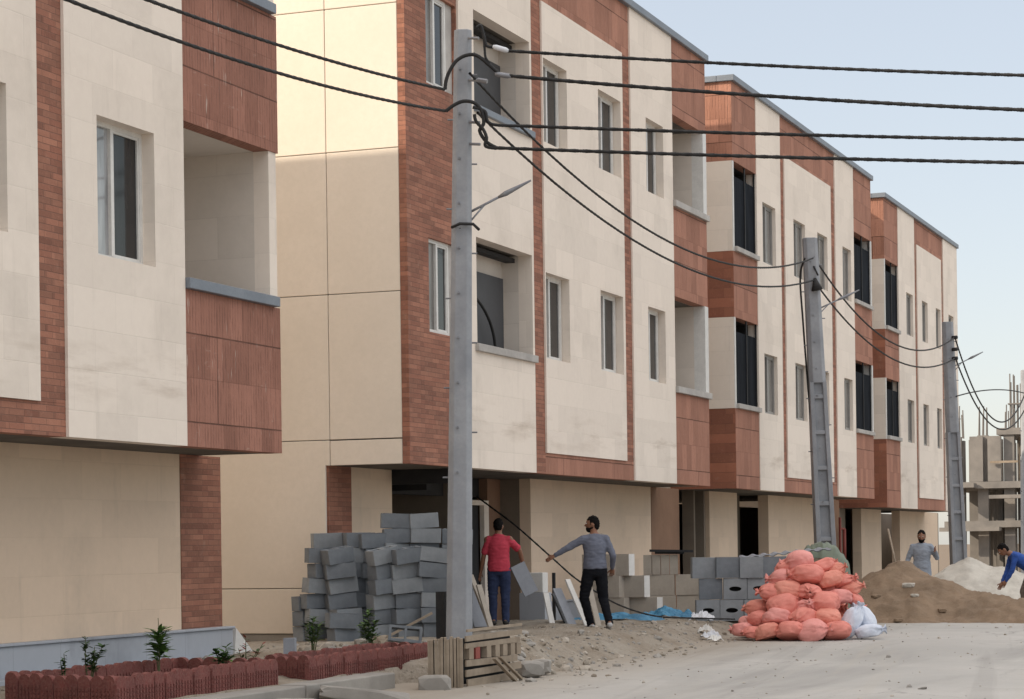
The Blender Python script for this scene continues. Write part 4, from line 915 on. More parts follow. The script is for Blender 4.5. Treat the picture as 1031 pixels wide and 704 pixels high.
# ------------------------------------------------------------------ planters
def edging(P, a, b, z0, h):
    a = Vector((*a,0)); b = Vector((*b,0)); L = (b-a).length; n = max(1, round(L/.17)); w_ = L/n; d = (b-a)/L; nrm = Vector((-d.y,d.x,0)); m = MB()
    prof = [(0,0)] + [(w_/2 - w_/2*math.cos(math.pi*i/8), h - w_*.34 + w_*.34*math.sin(math.pi*i/8)) for i in range(9)] + [(w_,0)]
    for i in range(n):
        o = a + d*(w_*i); g = .004; jz = rnd.uniform(-.014,.010); jn = nrm * rnd.uniform(-.014,.014)
        f = [o + d*(g + p*(1-2*g/w_)) + Vector((0,0,z0+q+jz)) + jn for p, q in prof]; k = [p + nrm*.055 for p in f]; N = len(f)
        m.add(f + k, [tuple(reversed(range(N))), tuple(range(N,2*N))] + [(j,(j+1)%N,N+(j+1)%N,N+j) for j in range(N)])
        # raised lattice on the face
        for q in range(3):
            for r_ in range(4):
                c = o + d*(w_*(.2+.3*q)) + Vector((0,0,z0+jz+.04+r_*(h-.12)/4)) + jn
                m.obox(c + nrm*.0275, (w_*.16,.075,.03), Matrix.Rotation(math.atan2(d.y,d.x),3,'Z'))
    return m.build('edging', M['red'], P)
def planter(loc, corners, z0, h, label):
    P = empty('planter', loc, 0, label, 'planter', 'red scalloped planters along the kerb')
    for a, b in zip(corners, corners[1:] + corners[:1]): edging(P, a, b, z0, h)
    q = [(*c, z0 + h*.25) for c in corners]
    cx = sum(c[0] for c in corners)/len(corners); cy = sum(c[1] for c in corners)/len(corners)
    m = MB(); N = 14; vs = []
    for j in range(N+1):
        for i in range(N+1):
            u, v = i/N, j/N; A0, A1, A2, A3 = [Vector(p) for p in q]
            p = (A0*(1-u)+A1*u)*(1-v) + (A3*(1-u)+A2*u)*v; c = Vector((cx,cy,p.z)); p = c + (p-c)*.985; p.z += .03*nz(p.x,p.y,1,3); vs.append(p)
    m.add(vs, [(j*(N+1)+i,j*(N+1)+i+1,(j+1)*(N+1)+i+1,(j+1)*(N+1)+i) for j in range(N) for i in range(N)]).build('soil', M['soil'], P, smooth=True)
    return P
planter((1.1,18.7,.17), [(.45,17.45),(1.86,17.02),(1.87,20.15),(.62,20.3)], 0.135, .29, 'nearer red scalloped planter box at the bottom left with dark green plants')
planter((1.6,22.4,.17), [(1.28,20.98),(1.88,20.80),(1.90,24.05),(1.30,24.15)], 0.135, .28, 'farther red scalloped planter box ending at the upright boards')

def leaf(mb, p, d, L, wd_, mi=0, droop=.3):
    d = Vector(d).normalized(); s = d.cross(Vector((0,0,1))); s = s.normalized() if s.length > .01 else Vector((1,0,0)); p = Vector(p); dn = Vector((0,0,-1))
    a = p + d*L*.35 + s*wd_/2; b = p + d*L*.35 - s*wd_/2; c = p + d*L*.75 + s*wd_*.32 + dn*droop*L*.25; e = p + d*L*.75 - s*wd_*.32 + dn*droop*L*.25; f = p + d*L + dn*droop*L*.5
    m_ = p + d*L*.35 - Vector((0,0,wd_*.12))
    mb.add([p,a,m_,b,c,e,f], [(0,1,2),(0,2,3),(1,4,2),(2,4,6),(2,6,5),(2,5,3)], mi)
def plant(loc, stems, lab, mats, ll=.09, lw=.04, dens=9, top_tuft=None):
    P = empty('plant', loc, 0, lab, 'plant', 'small plants along the planters'); o = Vector(loc); ms = MB(); ml = MB()
    for (dx, dy, h) in stems:
        t = o + Vector((dx,dy,h)); pts = [o + Vector((dx*.2,dy*.2,0)), o.lerp(t,.5) + Vector((rnd.uniform(-.015,.015),)*3), t]; ms.tube(pts, [.008,.006,.003], 5)
        n = int(dens * h / .25)
        for i in range(n):
            f = rnd.uniform(.35,1.02) if not top_tuft else rnd.uniform(*top_tuft); p = o.lerp(t, f); a = rnd.uniform(0,6.28); leaf(ml, p, (math.cos(a),math.sin(a),rnd.uniform(.1,.9)), ll*rnd.uniform(.7,1.3), lw*rnd.uniform(.7,1.3), rnd.randrange(2), rnd.uniform(.1,.7))
    ms.build('stem', M['stem'], P); ml.build('leaves', [M[m_] for m_ in mats], P)
    return P
plant((1.05,17.9,.30), [(-.03,0,.42),(.05,.03,.34),(.15,0,.34),(.10,-.04,.24)], 'dark bushy plant with upright shoots in the nearer planter', ('leafd','leafd'), .07, .035, 26)
plant((.82,17.85,.30), [(0,0,.28),(-.05,.02,.2)], 'small dark sprig at the left end of the nearer planter', ('leafd','leafd'), .06, .03, 20)
plant((.80,19.62,.27), [(0,0,.58),(.02,.02,.44),(-.02,.03,.36)], 'tall light green plant with a bare flower stalk before the marble plinth', ('leaf','leaf'), .15, .055, 20, (.40,.78))
plant((1.40,19.8,.32), [(-.06,0,.20),(.05,.03,.23),(.12,.02,.15),(0,-.05,.16)], 'low green plant spilling over the middle of the nearer planter', ('leaf','leafd'), .10, .05, 26)
plant((.95,21.2,.22), [(0,0,.36),(.12,.03,.22),(-.09,.0,.25),(.2,.0,.3)], 'sparse reddish green weed in the gap between the planters', ('leafd','redpaint'), .08, .035, 9)
plant((.62,23.5,.30), [(0,0,.42),(.08,.03,.36),(-.09,.02,.34),(.03,-.05,.3)], 'feathery green shrub in front of the left side of the block pile', ('leaf','leafd'), .10, .028, 30)
plant((1.10,24.0,.30), [(0,0,.48),(.08,.03,.36),(-.07,.02,.32),(.12,-.05,.2)], 'green leafy shrub in front of the middle of the block pile', ('leaf','leafd'), .10, .045, 24)
plant((.35,18.5,.2), [(0,0,.09),(.04,.02,.07)], 'tiny weed at the foot of the marble plinth', ('leafd','leafd'), .05, .03, 40)

# ------------------------------------------------------------------ heaps
def heap(name, mat, box, fn, label, cat, step=.045, seed=0):
    x0, x1, y0, y1 = box; nx_ = int((x1-x0)/step)+1; ny_ = int((y1-y0)/step)+1; m = MB()
    c = Vector(((x0+x1)/2,(y0+y1)/2,0))
    vs = [(x0+i*step, y0+j*step, fn(x0+i*step, y0+j*step)) for j in range(ny_) for i in range(nx_)]
    fs = [(j*nx_+i, j*nx_+i+1, (j+1)*nx_+i+1, (j+1)*nx_+i) for j in range(ny_-1) for i in range(nx_-1)]
    fs = [f for f in fs if max(vs[k][2] for k in f) > -.03]
    use = sorted({k for f in fs for k in f}); mp = {k: i for i, k in enumerate(use)}
    m.add([vs[k] for k in use], [tuple(mp[k] for k in f) for f in fs])
    return tag(m.build(name, mat, loc=tuple(c), smooth=True), label, cat)
def cones(lst, rough=.05, f=1.6):
    def fn(x, y):
        v = []
        for cx, cy, h, sl, ax, ay in lst:
            d = math.sqrt(((x-cx)*ax)**2 + ((y-cy)*ay)**2 + .02) ; v.append(h - sl*d)
        z = max(v); z2 = sorted(v)[-2] if len(v) > 1 else -9
        z = max(z, math.log(math.exp(10*z)+math.exp(10*max(z2,-3)))/10 - .0)
        return z + rough*nz(x,y,2,f) + rough*.6*nz(x,y,7,4.5) - rough*.5*abs(nz(x*1.6,y*.7,5,3.2)) + rough*.32*nz(x,y,3,11) + rough*.15*nz(x,y,6,23)
    return fn
heap('sand_pile', M['sand'], (.6,9.4,40.4,47.2), cones([(3.55,43.85,1.20,.58,1,1),(4.2,43.4,.86,.52,.9,1),(5.36,43.3,.60,.5,1,1),(6.35,42.7,.52,.42,.7,1),(7.6,43.0,.6,.5,.8,1)],.10), 'long brown sand heap in front of the pale gravel at the right', 'sand pile')
heap('gravel_pile', M['gravel'], (.8,7.6,47.4,53.6), cones([(3.75,50.4,1.22,.60,1,1),(4.45,50.55,1.05,.60,1,1)],.06,2.2), 'pale grey gravel heap behind the brown sand beside the man in blue', 'gravel pile')
for i, (x, y) in enumerate(((3.75,42.75),(3.25,42.95),(4.3,42.2),(4.55,41.8),(3.4,41.9))):
    pass
ms_ = MB()
# a few lumps lying on the sand
fn = cones([(3.55,43.85,1.20,.58,1,1),(4.2,43.4,.86,.52,.9,1),(5.36,43.3,.60,.5,1,1),(6.35,42.7,.52,.42,.7,1),(7.6,43.0,.6,.5,.8,1)],.10)
for i, (x, y, s) in enumerate(((3.85,42.95,.11),(3.3,42.6,.09),(4.6,42.3,.10),(4.05,42.55,.07),(3.9,41.7,.08))):
    put(rock_mesh('clod',(s*1.5,s,s*.6),M['gravel' if i in (0,3) else 'sand'],20+i), 'clod', (x,y,fn(x,y)+.01), (0,0,i), ['pale clod near the middle of the brown sand heap','brown clod on the left flank of the sand heap','brown clod on the right flank of the sand heap','small pale clod beside the larger one on the sand','brown clod at the front foot of the sand heap'][i], 'clod')
# shovel
S = empty('shovel', (3.42,44.05,1.0), 0, 'shovel stuck upright in the top of the brown sand heap', 'shovel')
MB().tube([(3.16,44.5,1.78),(3.42,44.05,.95)], .02, 8).build('handle', M['wood'], S, smooth=True)
m = MB(); q = Matrix.Rotation(R(-25),3,'X'); m.obox((3.48,43.95,.84),(.2,.02,.28),q); m.build('blade', M['metal'], S)

# ------------------------------------------------------------------ sacks
def sack_mesh(seed, mat, dims=(.235,.205,.158), neck=True):
    r = random.Random(seed); bm = bmesh.new(); bmesh.ops.create_icosphere(bm, subdivisions=5, radius=1)
    sd = Vector((seed*1.7, seed*.9, seed*.3))
    for v in bm.verts:
        p = v.co.copy(); q = Vector([math.copysign(abs(c)**.82, c) for c in p])
        e = max(0, p.x); s = 1 - (.45*e**3 if neck else .1*e**3)
        q.y *= s; q.z *= s
        an = math.atan2(p.z,p.y)
        ruf = (.06*math.sin(an*7 + seed + 1.5*mnoise.noise(p*2+sd)) + .03*math.sin(an*13 + seed*2)) * max(0, p.x+.05)**1.6 + .03*math.sin(an*9+seed)*max(0,-p.x-.3)
        n = .13*mnoise.noise(p*1.25+sd) + .045*mnoise.noise(p*3.2+sd) - .05*abs(mnoise.noise(Vector((p.x*2.2,p.y*4.5,p.z*4.5))+sd)) + .012*mnoise.noise(p*8+sd) + ruf
        q *= 1 + n
        if q.z < -.62: q.z = -.62 + (q.z + .62)*.25
        v.co = Vector((q.x*dims[0], q.y*dims[1], q.z*dims[2]))
    me = bpy.data.meshes.new('sack'); bm.to_mesh(me); bm.free()
    m = MB(); m.v = [tuple(v.co) for v in me.vertices]; m.f = [tuple(p.vertices) for p in me.polygons]; m.m = [0]*len(m.f); bpy.data.meshes.remove(me)
    if neck:                                                          # gathered, tied mouth
        n = 18; rings = []; L = dims[0]
        for i, (dx, rr, wv) in enumerate(((.86,.075,.012),(.98,.036,.008),(1.02,.030,.006),(1.12,.05,.02),(1.24,.075,.04),(1.22,.02,.0))):
            rings += [Vector((L*dx + .012*math.sin(5*k), (rr+wv*math.sin(k*2*math.pi*5/n+seed))*math.cos(2*math.pi*k/n), (rr+wv*math.cos(k*2*math.pi*4/n+seed))*math.sin(2*math.pi*k/n)*.8)) for k in range(n)]
        m.add(rings, [(i*n+k,i*n+(k+1)%n,(i+1)*n+(k+1)%n,(i+1)*n+k) for i in range(5) for k in range(n)])
    return m.mesh('sack', mat, smooth=True)
SM = [sack_mesh(i+1, M[('bag2','bag','bag3','bag')[i % 4]]) for i in range(8)]
SO = Vector((3.62,35.1,0)); cu = Vector((.972,.236,0)); cv = Vector((.236,-.972,0))
rows = [  # u, z, v(out), yaw, pitch, scale
 [(-1.02,.17,.62,150,8,.80),(-.82,.14,.92,205,-6,.72),(-.57,.15,1.0,20,4,1.0),(-.18,.16,1.12,160,0,1.06),(.18,.17,1.14,350,5,1.08),(.54,.15,1.02,200,4,1.05)],
 [(-.72,.36,.52,140,10,.84),(-.38,.37,.80,10,-4,1.12),(.02,.38,.88,250,0,1.02),(.40,.38,.80,165,6,1.1)],
 [(-.76,.54,.22,160,8,.9),(-.29,.60,.60,15,6,1.18),(.08,.56,.66,285,24,.8),(.36,.64,.55,190,-4,1.22)],
 [(-.46,.82,.36,170,10,1.0),(-.20,.84,.42,350,-8,1.06),(.15,.80,.46,270,10,.95),(.62,.72,.34,30,0,.98)],
 [(-.30,1.05,.16,165,8,1.02),(.10,1.10,.26,200,4,1.2),(.48,1.02,.16,20,14,1.05),(.72,.98,.10,330,20,.8)],
 [(-.22,1.25,.0,340,14,.9),(-.02,1.36,.05,175,0,1.08),(.36,1.25,.0,30,22,.92),(.56,1.18,-.02,350,30,.76)],
 [(.80,.86,.12,345,18,.8),(.86,.66,.20,10,-30,.72)]]
rn = ['bottom row','second row up','third row up','fourth row up','fifth row up','top layer','right flank']
for k, row in enumerate(rows):
    for i, (u, z, v, yaw, pit, sc) in enumerate(row):
        p = SO + cu*(u*.9 if u < 0 else u) + cv*v; o = bpy.data.objects.new('sack', SM[(i*3+k*5) % 8]); COL.objects.link(o)
        o.location = (p.x, p.y, z*.90); o.rotation_euler = (R(rnd.uniform(-22,22)), R(-pit + rnd.uniform(-8,8)), R(yaw + 14)); o.scale = (sc*.97*rnd.uniform(.9,1.05), sc*1.05, sc*.98*rnd.uniform(.9,1.06))
        tag(o, 'tied pink sack, number %d from the left in the %s of the heap' % (i+1, rn[k]) if len(row) > 1 else 'tied pink sack', 'sack', 'pink sacks heaped at the roadside')
NS = ['left','middle','right']
bl = [(-.75,.17,-.3),(-.35,.17,-.55),(.1,.17,-.62),(.55,.17,-.4),(-.45,.45,-.25),(.05,.46,-.35),(.45,.45,-.2),(.0,.72,-.15),(-.3,.75,-.05),(.35,.74,-.05),(0,1.0,-.08),(-.5,.17,.3),(0,.17,.3),(.45,.17,.3),(-.2,.45,.2),(.25,.45,.2)]
for i, (u, z, v) in enumerate(bl):
    p = SO + cu*u + cv*v; o = bpy.data.objects.new('sack', SM[i % 8]); COL.objects.link(o); o.location = (p.x,p.y,z); o.rotation_euler = (0,0,rnd.uniform(0,6)); o.scale = (1.25,)*3
    tag(o, 'pink sack hidden at the back and inside of the heap', 'sack', 'pink sacks at the back of the heap')
WM = [sack_mesh(30, M['wbag'], (.27,.17,.15)), sack_mesh(31, M['wbag'], (.24,.18,.16)), sack_mesh(33, M['wbag'], (.22,.17,.12))]
for me, u, z, v, rot, lab in ((WM[0],.80,.27,.66,(0,R(-62),R(35)),'tall white sack leaning on the right side of the pink heap'),(WM[1],.98,.32,.44,(R(10),R(-50),R(150)),'white sack slumped behind the two front white sacks'),(WM[2],1.05,.12,.74,(0,R(-8),R(20)),'white sack lying flat at the right end of the heap')):
    p = SO + cu*u + cv*v; put(me, 'sack', (p.x,p.y,z), rot, lab, 'sack', 'white sacks beside the pink heap')
# tarp mound and sheets behind
def tarp():
    m = MB(); N = 40; K = 26; vs = []
    for j in range(K+1):
        for i in range(N+1):
            u = -1 + 2*i/N; v = -1 + 2*j/K
            e = (abs(u)**3.2 + abs(v)**3.2); z = 1.50*(1-min(1,e))**.42 if e < 1 else 0
            z += (.06*mnoise.noise(Vector((u*3,v*3,1))) + .11*abs(mnoise.noise(Vector((u*7,v*2,4))))) * (1 if z > .1 else .2)
            z *= 1 - .10*(u if u > 0 else -u*1.6)
            vs.append((u*.64 + .05*mnoise.noise(Vector((u*4,z*2,3))), v*.7, max(z, .0)))
    m.add(vs, [(j*(N+1)+i,j*(N+1)+i+1,(j+1)*(N+1)+i+1,(j+1)*(N+1)+i) for j in range(K) for i in range(N)]); return m
o = tarp().build('tarpaulin', M['tarp'], smooth=True, local=True); o.location = (2.68,40.6,.02); o.rotation_euler = (0,0,R(14)); tag(o, 'grey green tarpaulin draped over a stack behind the pink sacks', 'tarpaulin')
m = MB(); n = 40
for j in range(n): 
    x0 = j*1.6/n; z = .018*math.sin(j*math.pi/2.5); z2 = .018*math.sin((j+1)*math.pi/2.5)
    m.quad((x0,0,z),(x0+1.6/n,0,z2),(x0+1.6/n,.7,z2+.03),(x0,.7,z+.03)); m.quad((x0,.7,z+.022),(x0+1.6/n,.7,z2+.022),(x0+1.6/n,0,z2-.012),(x0,0,z-.012))
o = m.build('roofing_sheet', M['panelgrey'], local=True); o.location = (1.75,38.5,1.27); o.rotation_euler = (0,R(-5),R(20)); tag(o, 'grey corrugated sheet lying on the blocks left of the tarpaulin', 'sheet')
m = MB(); m.box(0,1.1,0,.5,0,1.2); o = bevel(m.build('board_stack', M['wood'], local=True), .01); o.location = (2.0,38.9,.05); o.rotation_euler = (0,0,R(18)); tag(o, 'stack of dull boards under the corrugated sheet', 'boards')
# blue tarpaulin and litter on the dirt
def crumple(sx, sy, h, seed, N=34):
    m = MB(); vs = []
    for j in range(N+1):
        for i in range(N+1):
            u = -1+2*i/N; v = -1+2*j/N; r_ = 1 + .25*mnoise.noise(Vector((math.atan2(v,u)*1.3,seed,0))); f = max(0, 1-(u*u+v*v)*.62)
            z = h*f*(.25 + .9*abs(mnoise.noise(Vector((u*2.2,v*2.2,seed)))) + .5*abs(mnoise.noise(Vector((u*5,v*5,seed+3)))))
            vs.append((u*sx*r_, v*sy*r_, z + .01))
    return m.add(vs, [(j*(N+1)+i,j*(N+1)+i+1,(j+1)*(N+1)+i+1,(j+1)*(N+1)+i) for j in range(N) for i in range(N)])
for nme, mt, loc, sx, sy, h, rz, lab in (('tarpaulin','btarp',(1.05,36.35,.25),0.55,.35,.24,20,'crumpled blue tarpaulin on the dirt right of the man in grey'),('tarpaulin','btarp',(.35,35.6,.25),.75,.3,.16,20,'flat blue plastic sheet on the dirt behind the legs of the man in grey'),('plastic_bag','plastic',(1.62,36.3,.24),0.22,.2,.20,10,'crumpled white plastic bag right of the blue tarpaulin'),('plastic_bag','plastic',(2.35,34.3,.03),0.14,.11,.13,40,'white litter bag at the left foot of the pink sacks'),('paper','aacwhite',(2.62,33.6,.01),.12,.09,.12,70,'scrap of white paper in front of the pink sacks'),('paper','aacwhite',(2.1,34.9,.1),.13,.1,.14,10,'white scrap on the dirt left of the pink sacks')):
    o = crumple(sx, sy, h, rnd.uniform(0,50)).build(nme, M[mt], local=True); o.location = loc; o.rotation_euler = (0,0,R(rz)); tag(o, lab, nme.replace('_',' '))

# ------------------------------------------------------------------ people
DG = None
def remesh(mb, voxel, smooth=5, disp=0.0, dscale=6.0, seed=0):
    me = mb.mesh('tmp', []); o = bpy.data.objects.new('tmp', me); COL.objects.link(o)
    a = o.modifiers.new('r','REMESH'); a.mode = 'VOXEL'; a.voxel_size = voxel
    b = o.modifiers.new('s','SMOOTH'); b.factor = .5; b.iterations = smooth
    dg = bpy.context.evaluated_depsgraph_get(); dg.update()
    res = bpy.data.meshes.new_from_object(o.evaluated_get(dg)); bpy.data.objects.remove(o); bpy.data.meshes.remove(me)
    if disp:
        nrm = [v.normal.copy() for v in res.vertices]
        for v, n in zip(res.vertices, nrm):
            p = v.co; q = mnoise.noise(Vector((p.x*dscale,p.y*dscale,p.z*dscale*2.2+seed))); v.co = p + n*disp*(abs(q)*1.6-.4)
    m = MB(); m.v = [tuple(v.co) for v in res.vertices]; m.f = [tuple(p.vertices) for p in res.polygons]; m.m = [0]*len(m.f); bpy.data.meshes.remove(res)
    return m
def limb(mb, pts, rad, seg=12):
    mb.tube(pts, rad, seg)
    for p, r_ in zip(pts, rad): mb.ball(p, r_ if not hasattr(r_,'__len__') else min(r_), 12, 8)
def hand(mb, wrist, d, thumb, sc=1.0, curl=.5):
    w0 = Vector(wrist); d = Vector(d).normalized(); t = Vector(thumb); t = (t - d*t.dot(d)).normalized(); n = d.cross(t)
    mb.tube([w0 - d*.02, w0 + d*.02*sc, w0 + d*.06*sc, w0 + d*.09*sc], [(.026*sc,.02*sc),(.034*sc,.017*sc),(.041*sc,.016*sc),(.036*sc,.011*sc)], 10, right=t)
    for k, (off, L) in enumerate(((.031,.068),(.011,.078),(-.010,.072),(-.030,.056))):
        p = w0 + d*.082*sc + t*off*sc; q = d.copy(); pts = [p]; sp = t*(off*.25)
        for j in range(3):
            q = (q + n*curl*.42*(1 if j else .6) + sp).normalized(); p = p + q*L*sc*(.44,.32,.24)[j]; pts.append(p)
        mb.tube(pts, [.0095*sc,.009*sc,.008*sc,.006*sc], 8)
    p = w0 + d*.03*sc + t*.03*sc; q1 = p + (d*.7 + t*.75).normalized()*.042*sc; q2 = q1 + (d + t*.25 + n*.3).normalized()*.032*sc
    mb.tube([p,q1,q2], [.012*sc,.0105*sc,.008*sc], 8)
def person(loc, rz, J, sc, label, shirt, trousers, sleeve='short', shirt_hem=.0, beard=False, long_shirt=False, shoes='shoed', curl=.5):
    """J: joints in the person's own frame, +Y ahead, +X to the right"""
    P = empty('person', loc, rz, label, 'person'); P.scale = (sc,)*3
    V = {k: Vector(v) for k, v in J.items()}
    up = (V['neck'] - V['pelvis']).normalized(); sh = (V['shr'] - V['shl']).normalized(); hp = (V['hipr'] - V['hipl']).normalized()
    b = MB()
    ch = V['pelvis'].lerp(V['neck'], .66); wa = V['pelvis'].lerp(V['neck'], .30)
    b.tube([V['pelvis'] - up*.10, V['pelvis'], wa, ch, V['neck'] - up*.07, V['neck']], [(.12,.09),(.155,.11),(.135,.098),(.165,.115),(.13,.085),(.06,.06)], 16, right=sh)
    hc = V['head']; fwd = V['face'].normalized(); hr = fwd.cross(Vector((0,0,1))).normalized(); hu = hr.cross(fwd).normalized()
    HM = Matrix((hr, fwd, hu)).transposed()
    b.tube([V['neck'] - up*.05, V['neck'].lerp(hc, .45), hc - hu*.03], [.062,.055,.056], 12)
    b.ball(hc, (.076,.098,.115), 18, 12, M=HM); b.ball(hc + fwd*.028 - hu*.055, (.058,.066,.062), 14, 10, M=HM)   # skull and jaw
    b.tube([hc + fwd*.092 + hu*.015, hc + fwd*.122 - hu*.022, hc + fwd*.092 - hu*.032], [.010,.016,.012], 8)             # nose
    b.ball(hc + fwd*.088 - hu*.062, (.028,.012,.012), 10, 6, M=HM)                                                       # mouth
    for s in (-1, 1): b.ball(hc + hr*s*.077 - fwd*.01 - hu*.012, (.012,.026,.034), 10, 8, M=HM)
    for s in ('l','r'):
        limb(b, [V['neck'] - up*.06, V['sh'+s], V['el'+s].lerp(V['sh'+s], .5), V['el'+s], V['el'+s].lerp(V['wr'+s], .35), V['wr'+s]], [.055,.058,.047,.039,.040,.026])
        limb(b, [V['hip'+s], V['hip'+s].lerp(V['kn'+s], .4), V['kn'+s], V['kn'+s].lerp(V['an'+s], .3), V['an'+s]], [.092,.085,.058,.058,.038])
        f = V['toe'+s]; limb(b, [V['an'+s] - (f - V['an'+s])*.25 - Vector((0,0,.02)), V['an'+s].lerp(f, .5) - Vector((0,0,.01)), f], [.036,.036,.026])
    body = remesh(b, .013, 4)
    for s, sg in (('l',1),('r',-1)):
        hd = V.get('hd'+s, V['wr'+s] - V['el'+s]); tv = V.get('th'+s, fwd + hr*sg*.3); hand(body, V['wr'+s], hd, tv, 1.0, curl)
    bo = body.build('body', M['skin'], smooth=True, local=True); bo.parent = P
    c = MB()                                                                                                             # shirt
    hem = V['pelvis'] - up*shirt_hem
    prof = [(hem,(.188,.146)),(V['pelvis'] + up*.05,(.184,.142)),(wa,(.170,.130)),(ch,(.184,.135)),(V['neck'] - up*.075,(.15,.10)),(V['neck'] - up*.005,(.068,.068))]
    c.tube([p for p, _ in prof], [r_ for _, r_ in prof], 18, right=sh)
    for s in ('l','r'):
        e = V['el'+s]
        if sleeve == 'short': q = V['sh'+s].lerp(e, .74); limb(c, [V['neck'] - up*.08, V['sh'+s] - sh*(.02 if s == 'r' else -.02), q], [.070,.066,.062])
        else: limb(c, [V['neck'] - up*.07, V['sh'+s], V['sh'+s].lerp(e,.5), e, e.lerp(V['wr'+s],.5), e.lerp(V['wr'+s], .93)], [.070,.066,.060,.053,.047,.037])
    if long_shirt:
        kn = (V['knl'] + V['knr'])/2; c.tube([V['pelvis'], V['pelvis'].lerp(kn,.5), kn + Vector((0,0,.03))], [(.175,.13),(.20,.16),(.22,.18)], 18, right=sh)
    so_ = remesh(c, .012, 12, .009, 9.0, rz*7).build('shirt', M[shirt], smooth=True, local=True); so_.parent = P
    t = MB(); t.tube([V['pelvis'] + up*.075, V['pelvis'], V['pelvis'] - up*.09, V['pelvis'] - up*.14], [(.155,.115),(.172,.128),(.17,.125),(.12,.10)], 16, right=hp)
    for s in ('l','r'): limb(t, [V['hip'+s], V['hip'+s].lerp(V['kn'+s],.4), V['kn'+s], V['kn'+s].lerp(V['an'+s],.5), V['an'+s] + Vector((0,0,.0))], [.102,.098,.078,.068,.062])
    to = remesh(t, .012, 6, .010, 8.0, rz*3+2).build('trousers', M[trousers], smooth=True, local=True); to.parent = P
    for s in ('l','r'):
        f = V['toe'+s]; a = V['an'+s]; k = MB(); d = (f - a); d.z = 0; d.normalize(); z = Vector((0,0,1))
        limb(k, [a - d*.045 - z*.03, a + d*.06 - z*.035, f - d*.02, f + d*.02], [.046,.044,.040,.028]); k.ball(a - z*.01, .05)
        ko = remesh(k, .011, 3).build('shoe', M[shoes], smooth=True, local=True); ko.parent = P
    h = MB(); h.ball(hc + hu*.022 - fwd*.014, (.082,.100,.108), 18, 12, M=HM); h.ball(hc - fwd*.05 - hu*.02, (.070,.062,.085), 14, 10, M=HM)
    hm = remesh(h, .010, 2, .012, 22.0)
    keep = [i for i, f in enumerate(hm.f) if not ((Vector(hm.v[f[0]]) - hc).dot(fwd) > .030 and (Vector(hm.v[f[0]]) - hc).dot(hu) < .062)]
    hm.f = [hm.f[i] for i in keep]; hm.m = [0]*len(hm.f); ho = hm.build('hair', M['hair'], smooth=True, local=True); ho.parent = P
    for s in (-1, 1):
        e = MB(); e.ball(hc + hr*s*.033 + fwd*.086 + hu*.012, (.013,.010,.009), 10, 8, M=HM); e.ball(hc + hr*s*.033 + fwd*.094 + hu*.012, (.006,.004,.006), 8, 6, 1, M=HM); eo = e.build('eye', [M['eye'],M['hair']], smooth=True, local=True); eo.parent = P
    if beard:
        k = MB(); k.ball(hc + fwd*.040 - hu*.072, (.062,.066,.058), 14, 10, M=HM); k.ball(hc + fwd*.0 - hu*.05, (.078,.05,.055), 14, 10, M=HM)
        km = remesh(k, .010, 2, .008, 25.0); km.f = [f for f in km.f if (Vector(km.v[f[0]]) - hc).dot(hu) < -.045]; km.m = [0]*len(km.f); ko = km.build('beard', M['hair'], smooth=True, local=True); ko.parent = P
    return P
base = dict(pelvis=(0,0,.95), neck=(0,.01,1.48), head=(0,.035,1.615), face=(0,1,-.05), shl=(-.178,0,1.385), shr=(.178,0,1.385), hipl=(-.09,0,.91), hipr=(.09,0,.91),
    ell=(-.235,-.02,1.12), elr=(.235,-.02,1.12), wrl=(-.25,.06,.87), wrr=(.25,.06,.87), knl=(-.10,.03,.49), knr=(.10,.03,.49), anl=(-.10,-.01,.085), anr=(.10,-.01,.085), toel=(-.12,.15,.035), toer=(.12,.15,.035))
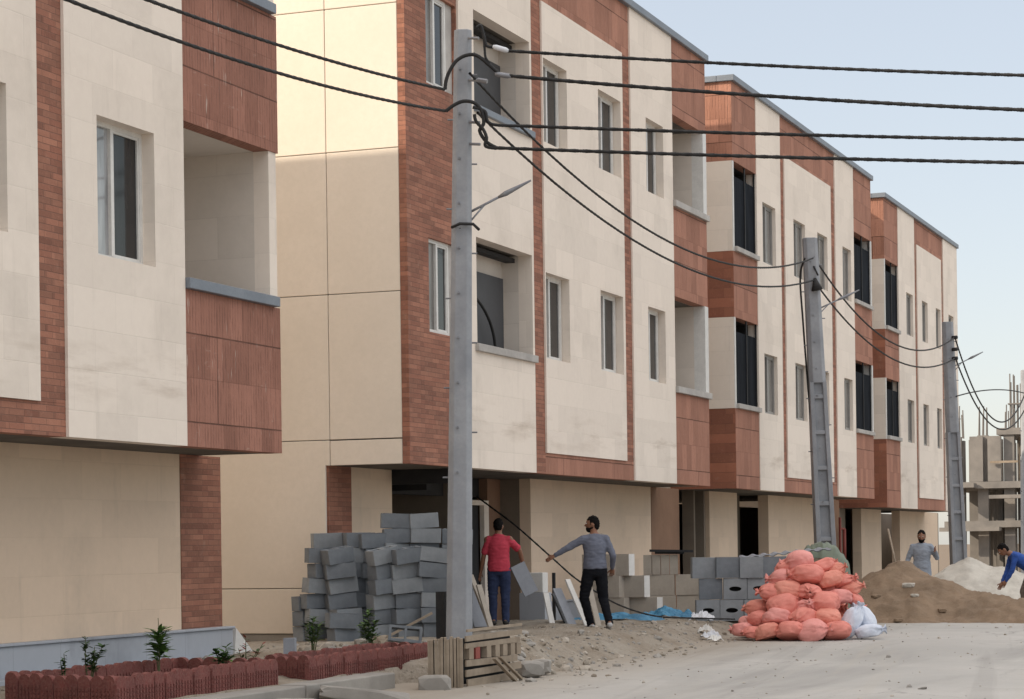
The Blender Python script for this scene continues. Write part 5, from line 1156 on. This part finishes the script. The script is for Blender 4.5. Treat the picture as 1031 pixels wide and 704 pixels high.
person((1.2,32.02,.235), R(34), {**base, 'head':(-.02,.045,1.615), 'face':(-1,.42,-.06), 'ell':(-.42,.06,1.25), 'wrl':(-.60,.12,1.14), 'thl':(.2,.6,.8), 'elr':(.27,-.06,1.13), 'wrr':(.30,.10,.93),
    'knl':(-.15,.10,.50), 'anl':(-.03,.16,.085), 'toel':(-.05,.32,.035), 'knr':(.13,.02,.49), 'anr':(.17,-.16,.12), 'toer':(.19,-.01,.035)}, 1.0,
    'man in grey long sleeved shirt and black trousers with left arm stretched out', 'greyshirt', 'trousers', 'long', .02, True, shoes='shoe', curl=.35)
person((-.41,32.15,.30), R(22), {**base, 'head':(0,.06,1.60), 'face':(.05,1,-.45), 'ell':(-.24,.02,1.12), 'wrl':(-.29,.10,.86), 'elr':(.34,.04,1.20), 'wrr':(.40,.12,.94),
    'knl':(-.10,.03,.49), 'toel':(-.13,.15,.035)}, .965, 'man in red T-shirt and blue jeans seen from behind carrying a grey board', 'redshirt', 'jeans', 'short', .08)
o = MB().obox((0,0,0), (.24,.025,.50), Matrix.Identity(3)).build('board', M['panelgrey'], local=True); o.location = (-.06,32.33,1.02); o.rotation_euler = (R(-8),R(-24),R(40)); tag(o, 'small grey board held under the arm of the man in red', 'board')
person((3.55,46.0,0), R(-170), {**base, 'face':(.1,1,-.25), 'head':(0,.045,1.60), 'ell':(-.30,-.03,1.16), 'wrl':(-.27,.16,1.30), 'elr':(.28,-.02,1.13), 'wrr':(.33,.12,.90)}, 1.02,
    'bearded man in pale grey long shirt standing behind the brown sand heap', 'kurta', 'kurta', 'long', .0, True, long_shirt=True)
person((5.95,44.7,.02), R(110), {**base, 'pelvis':(0,-.02,.93), 'neck':(0,.42,1.24), 'head':(0,.56,1.32), 'face':(0,.75,-.7), 'shl':(-.18,.36,1.20), 'shr':(.18,.36,1.20), 'ell':(-.20,.42,.92), 'elr':(.20,.44,.90), 'wrl':(-.14,.54,.70), 'wrr':(.14,.56,.66),
    'hipl':(-.09,-.03,.90), 'hipr':(.09,-.03,.90), 'knl':(-.11,.08,.50), 'knr':(.11,.14,.50), 'anr':(.11,.12,.085), 'toer':(.12,.28,.035)}, 1.0,
    'man in blue shirt bending forward at the right edge of the photo', 'blueshirt', 'khaki', 'long', .04)
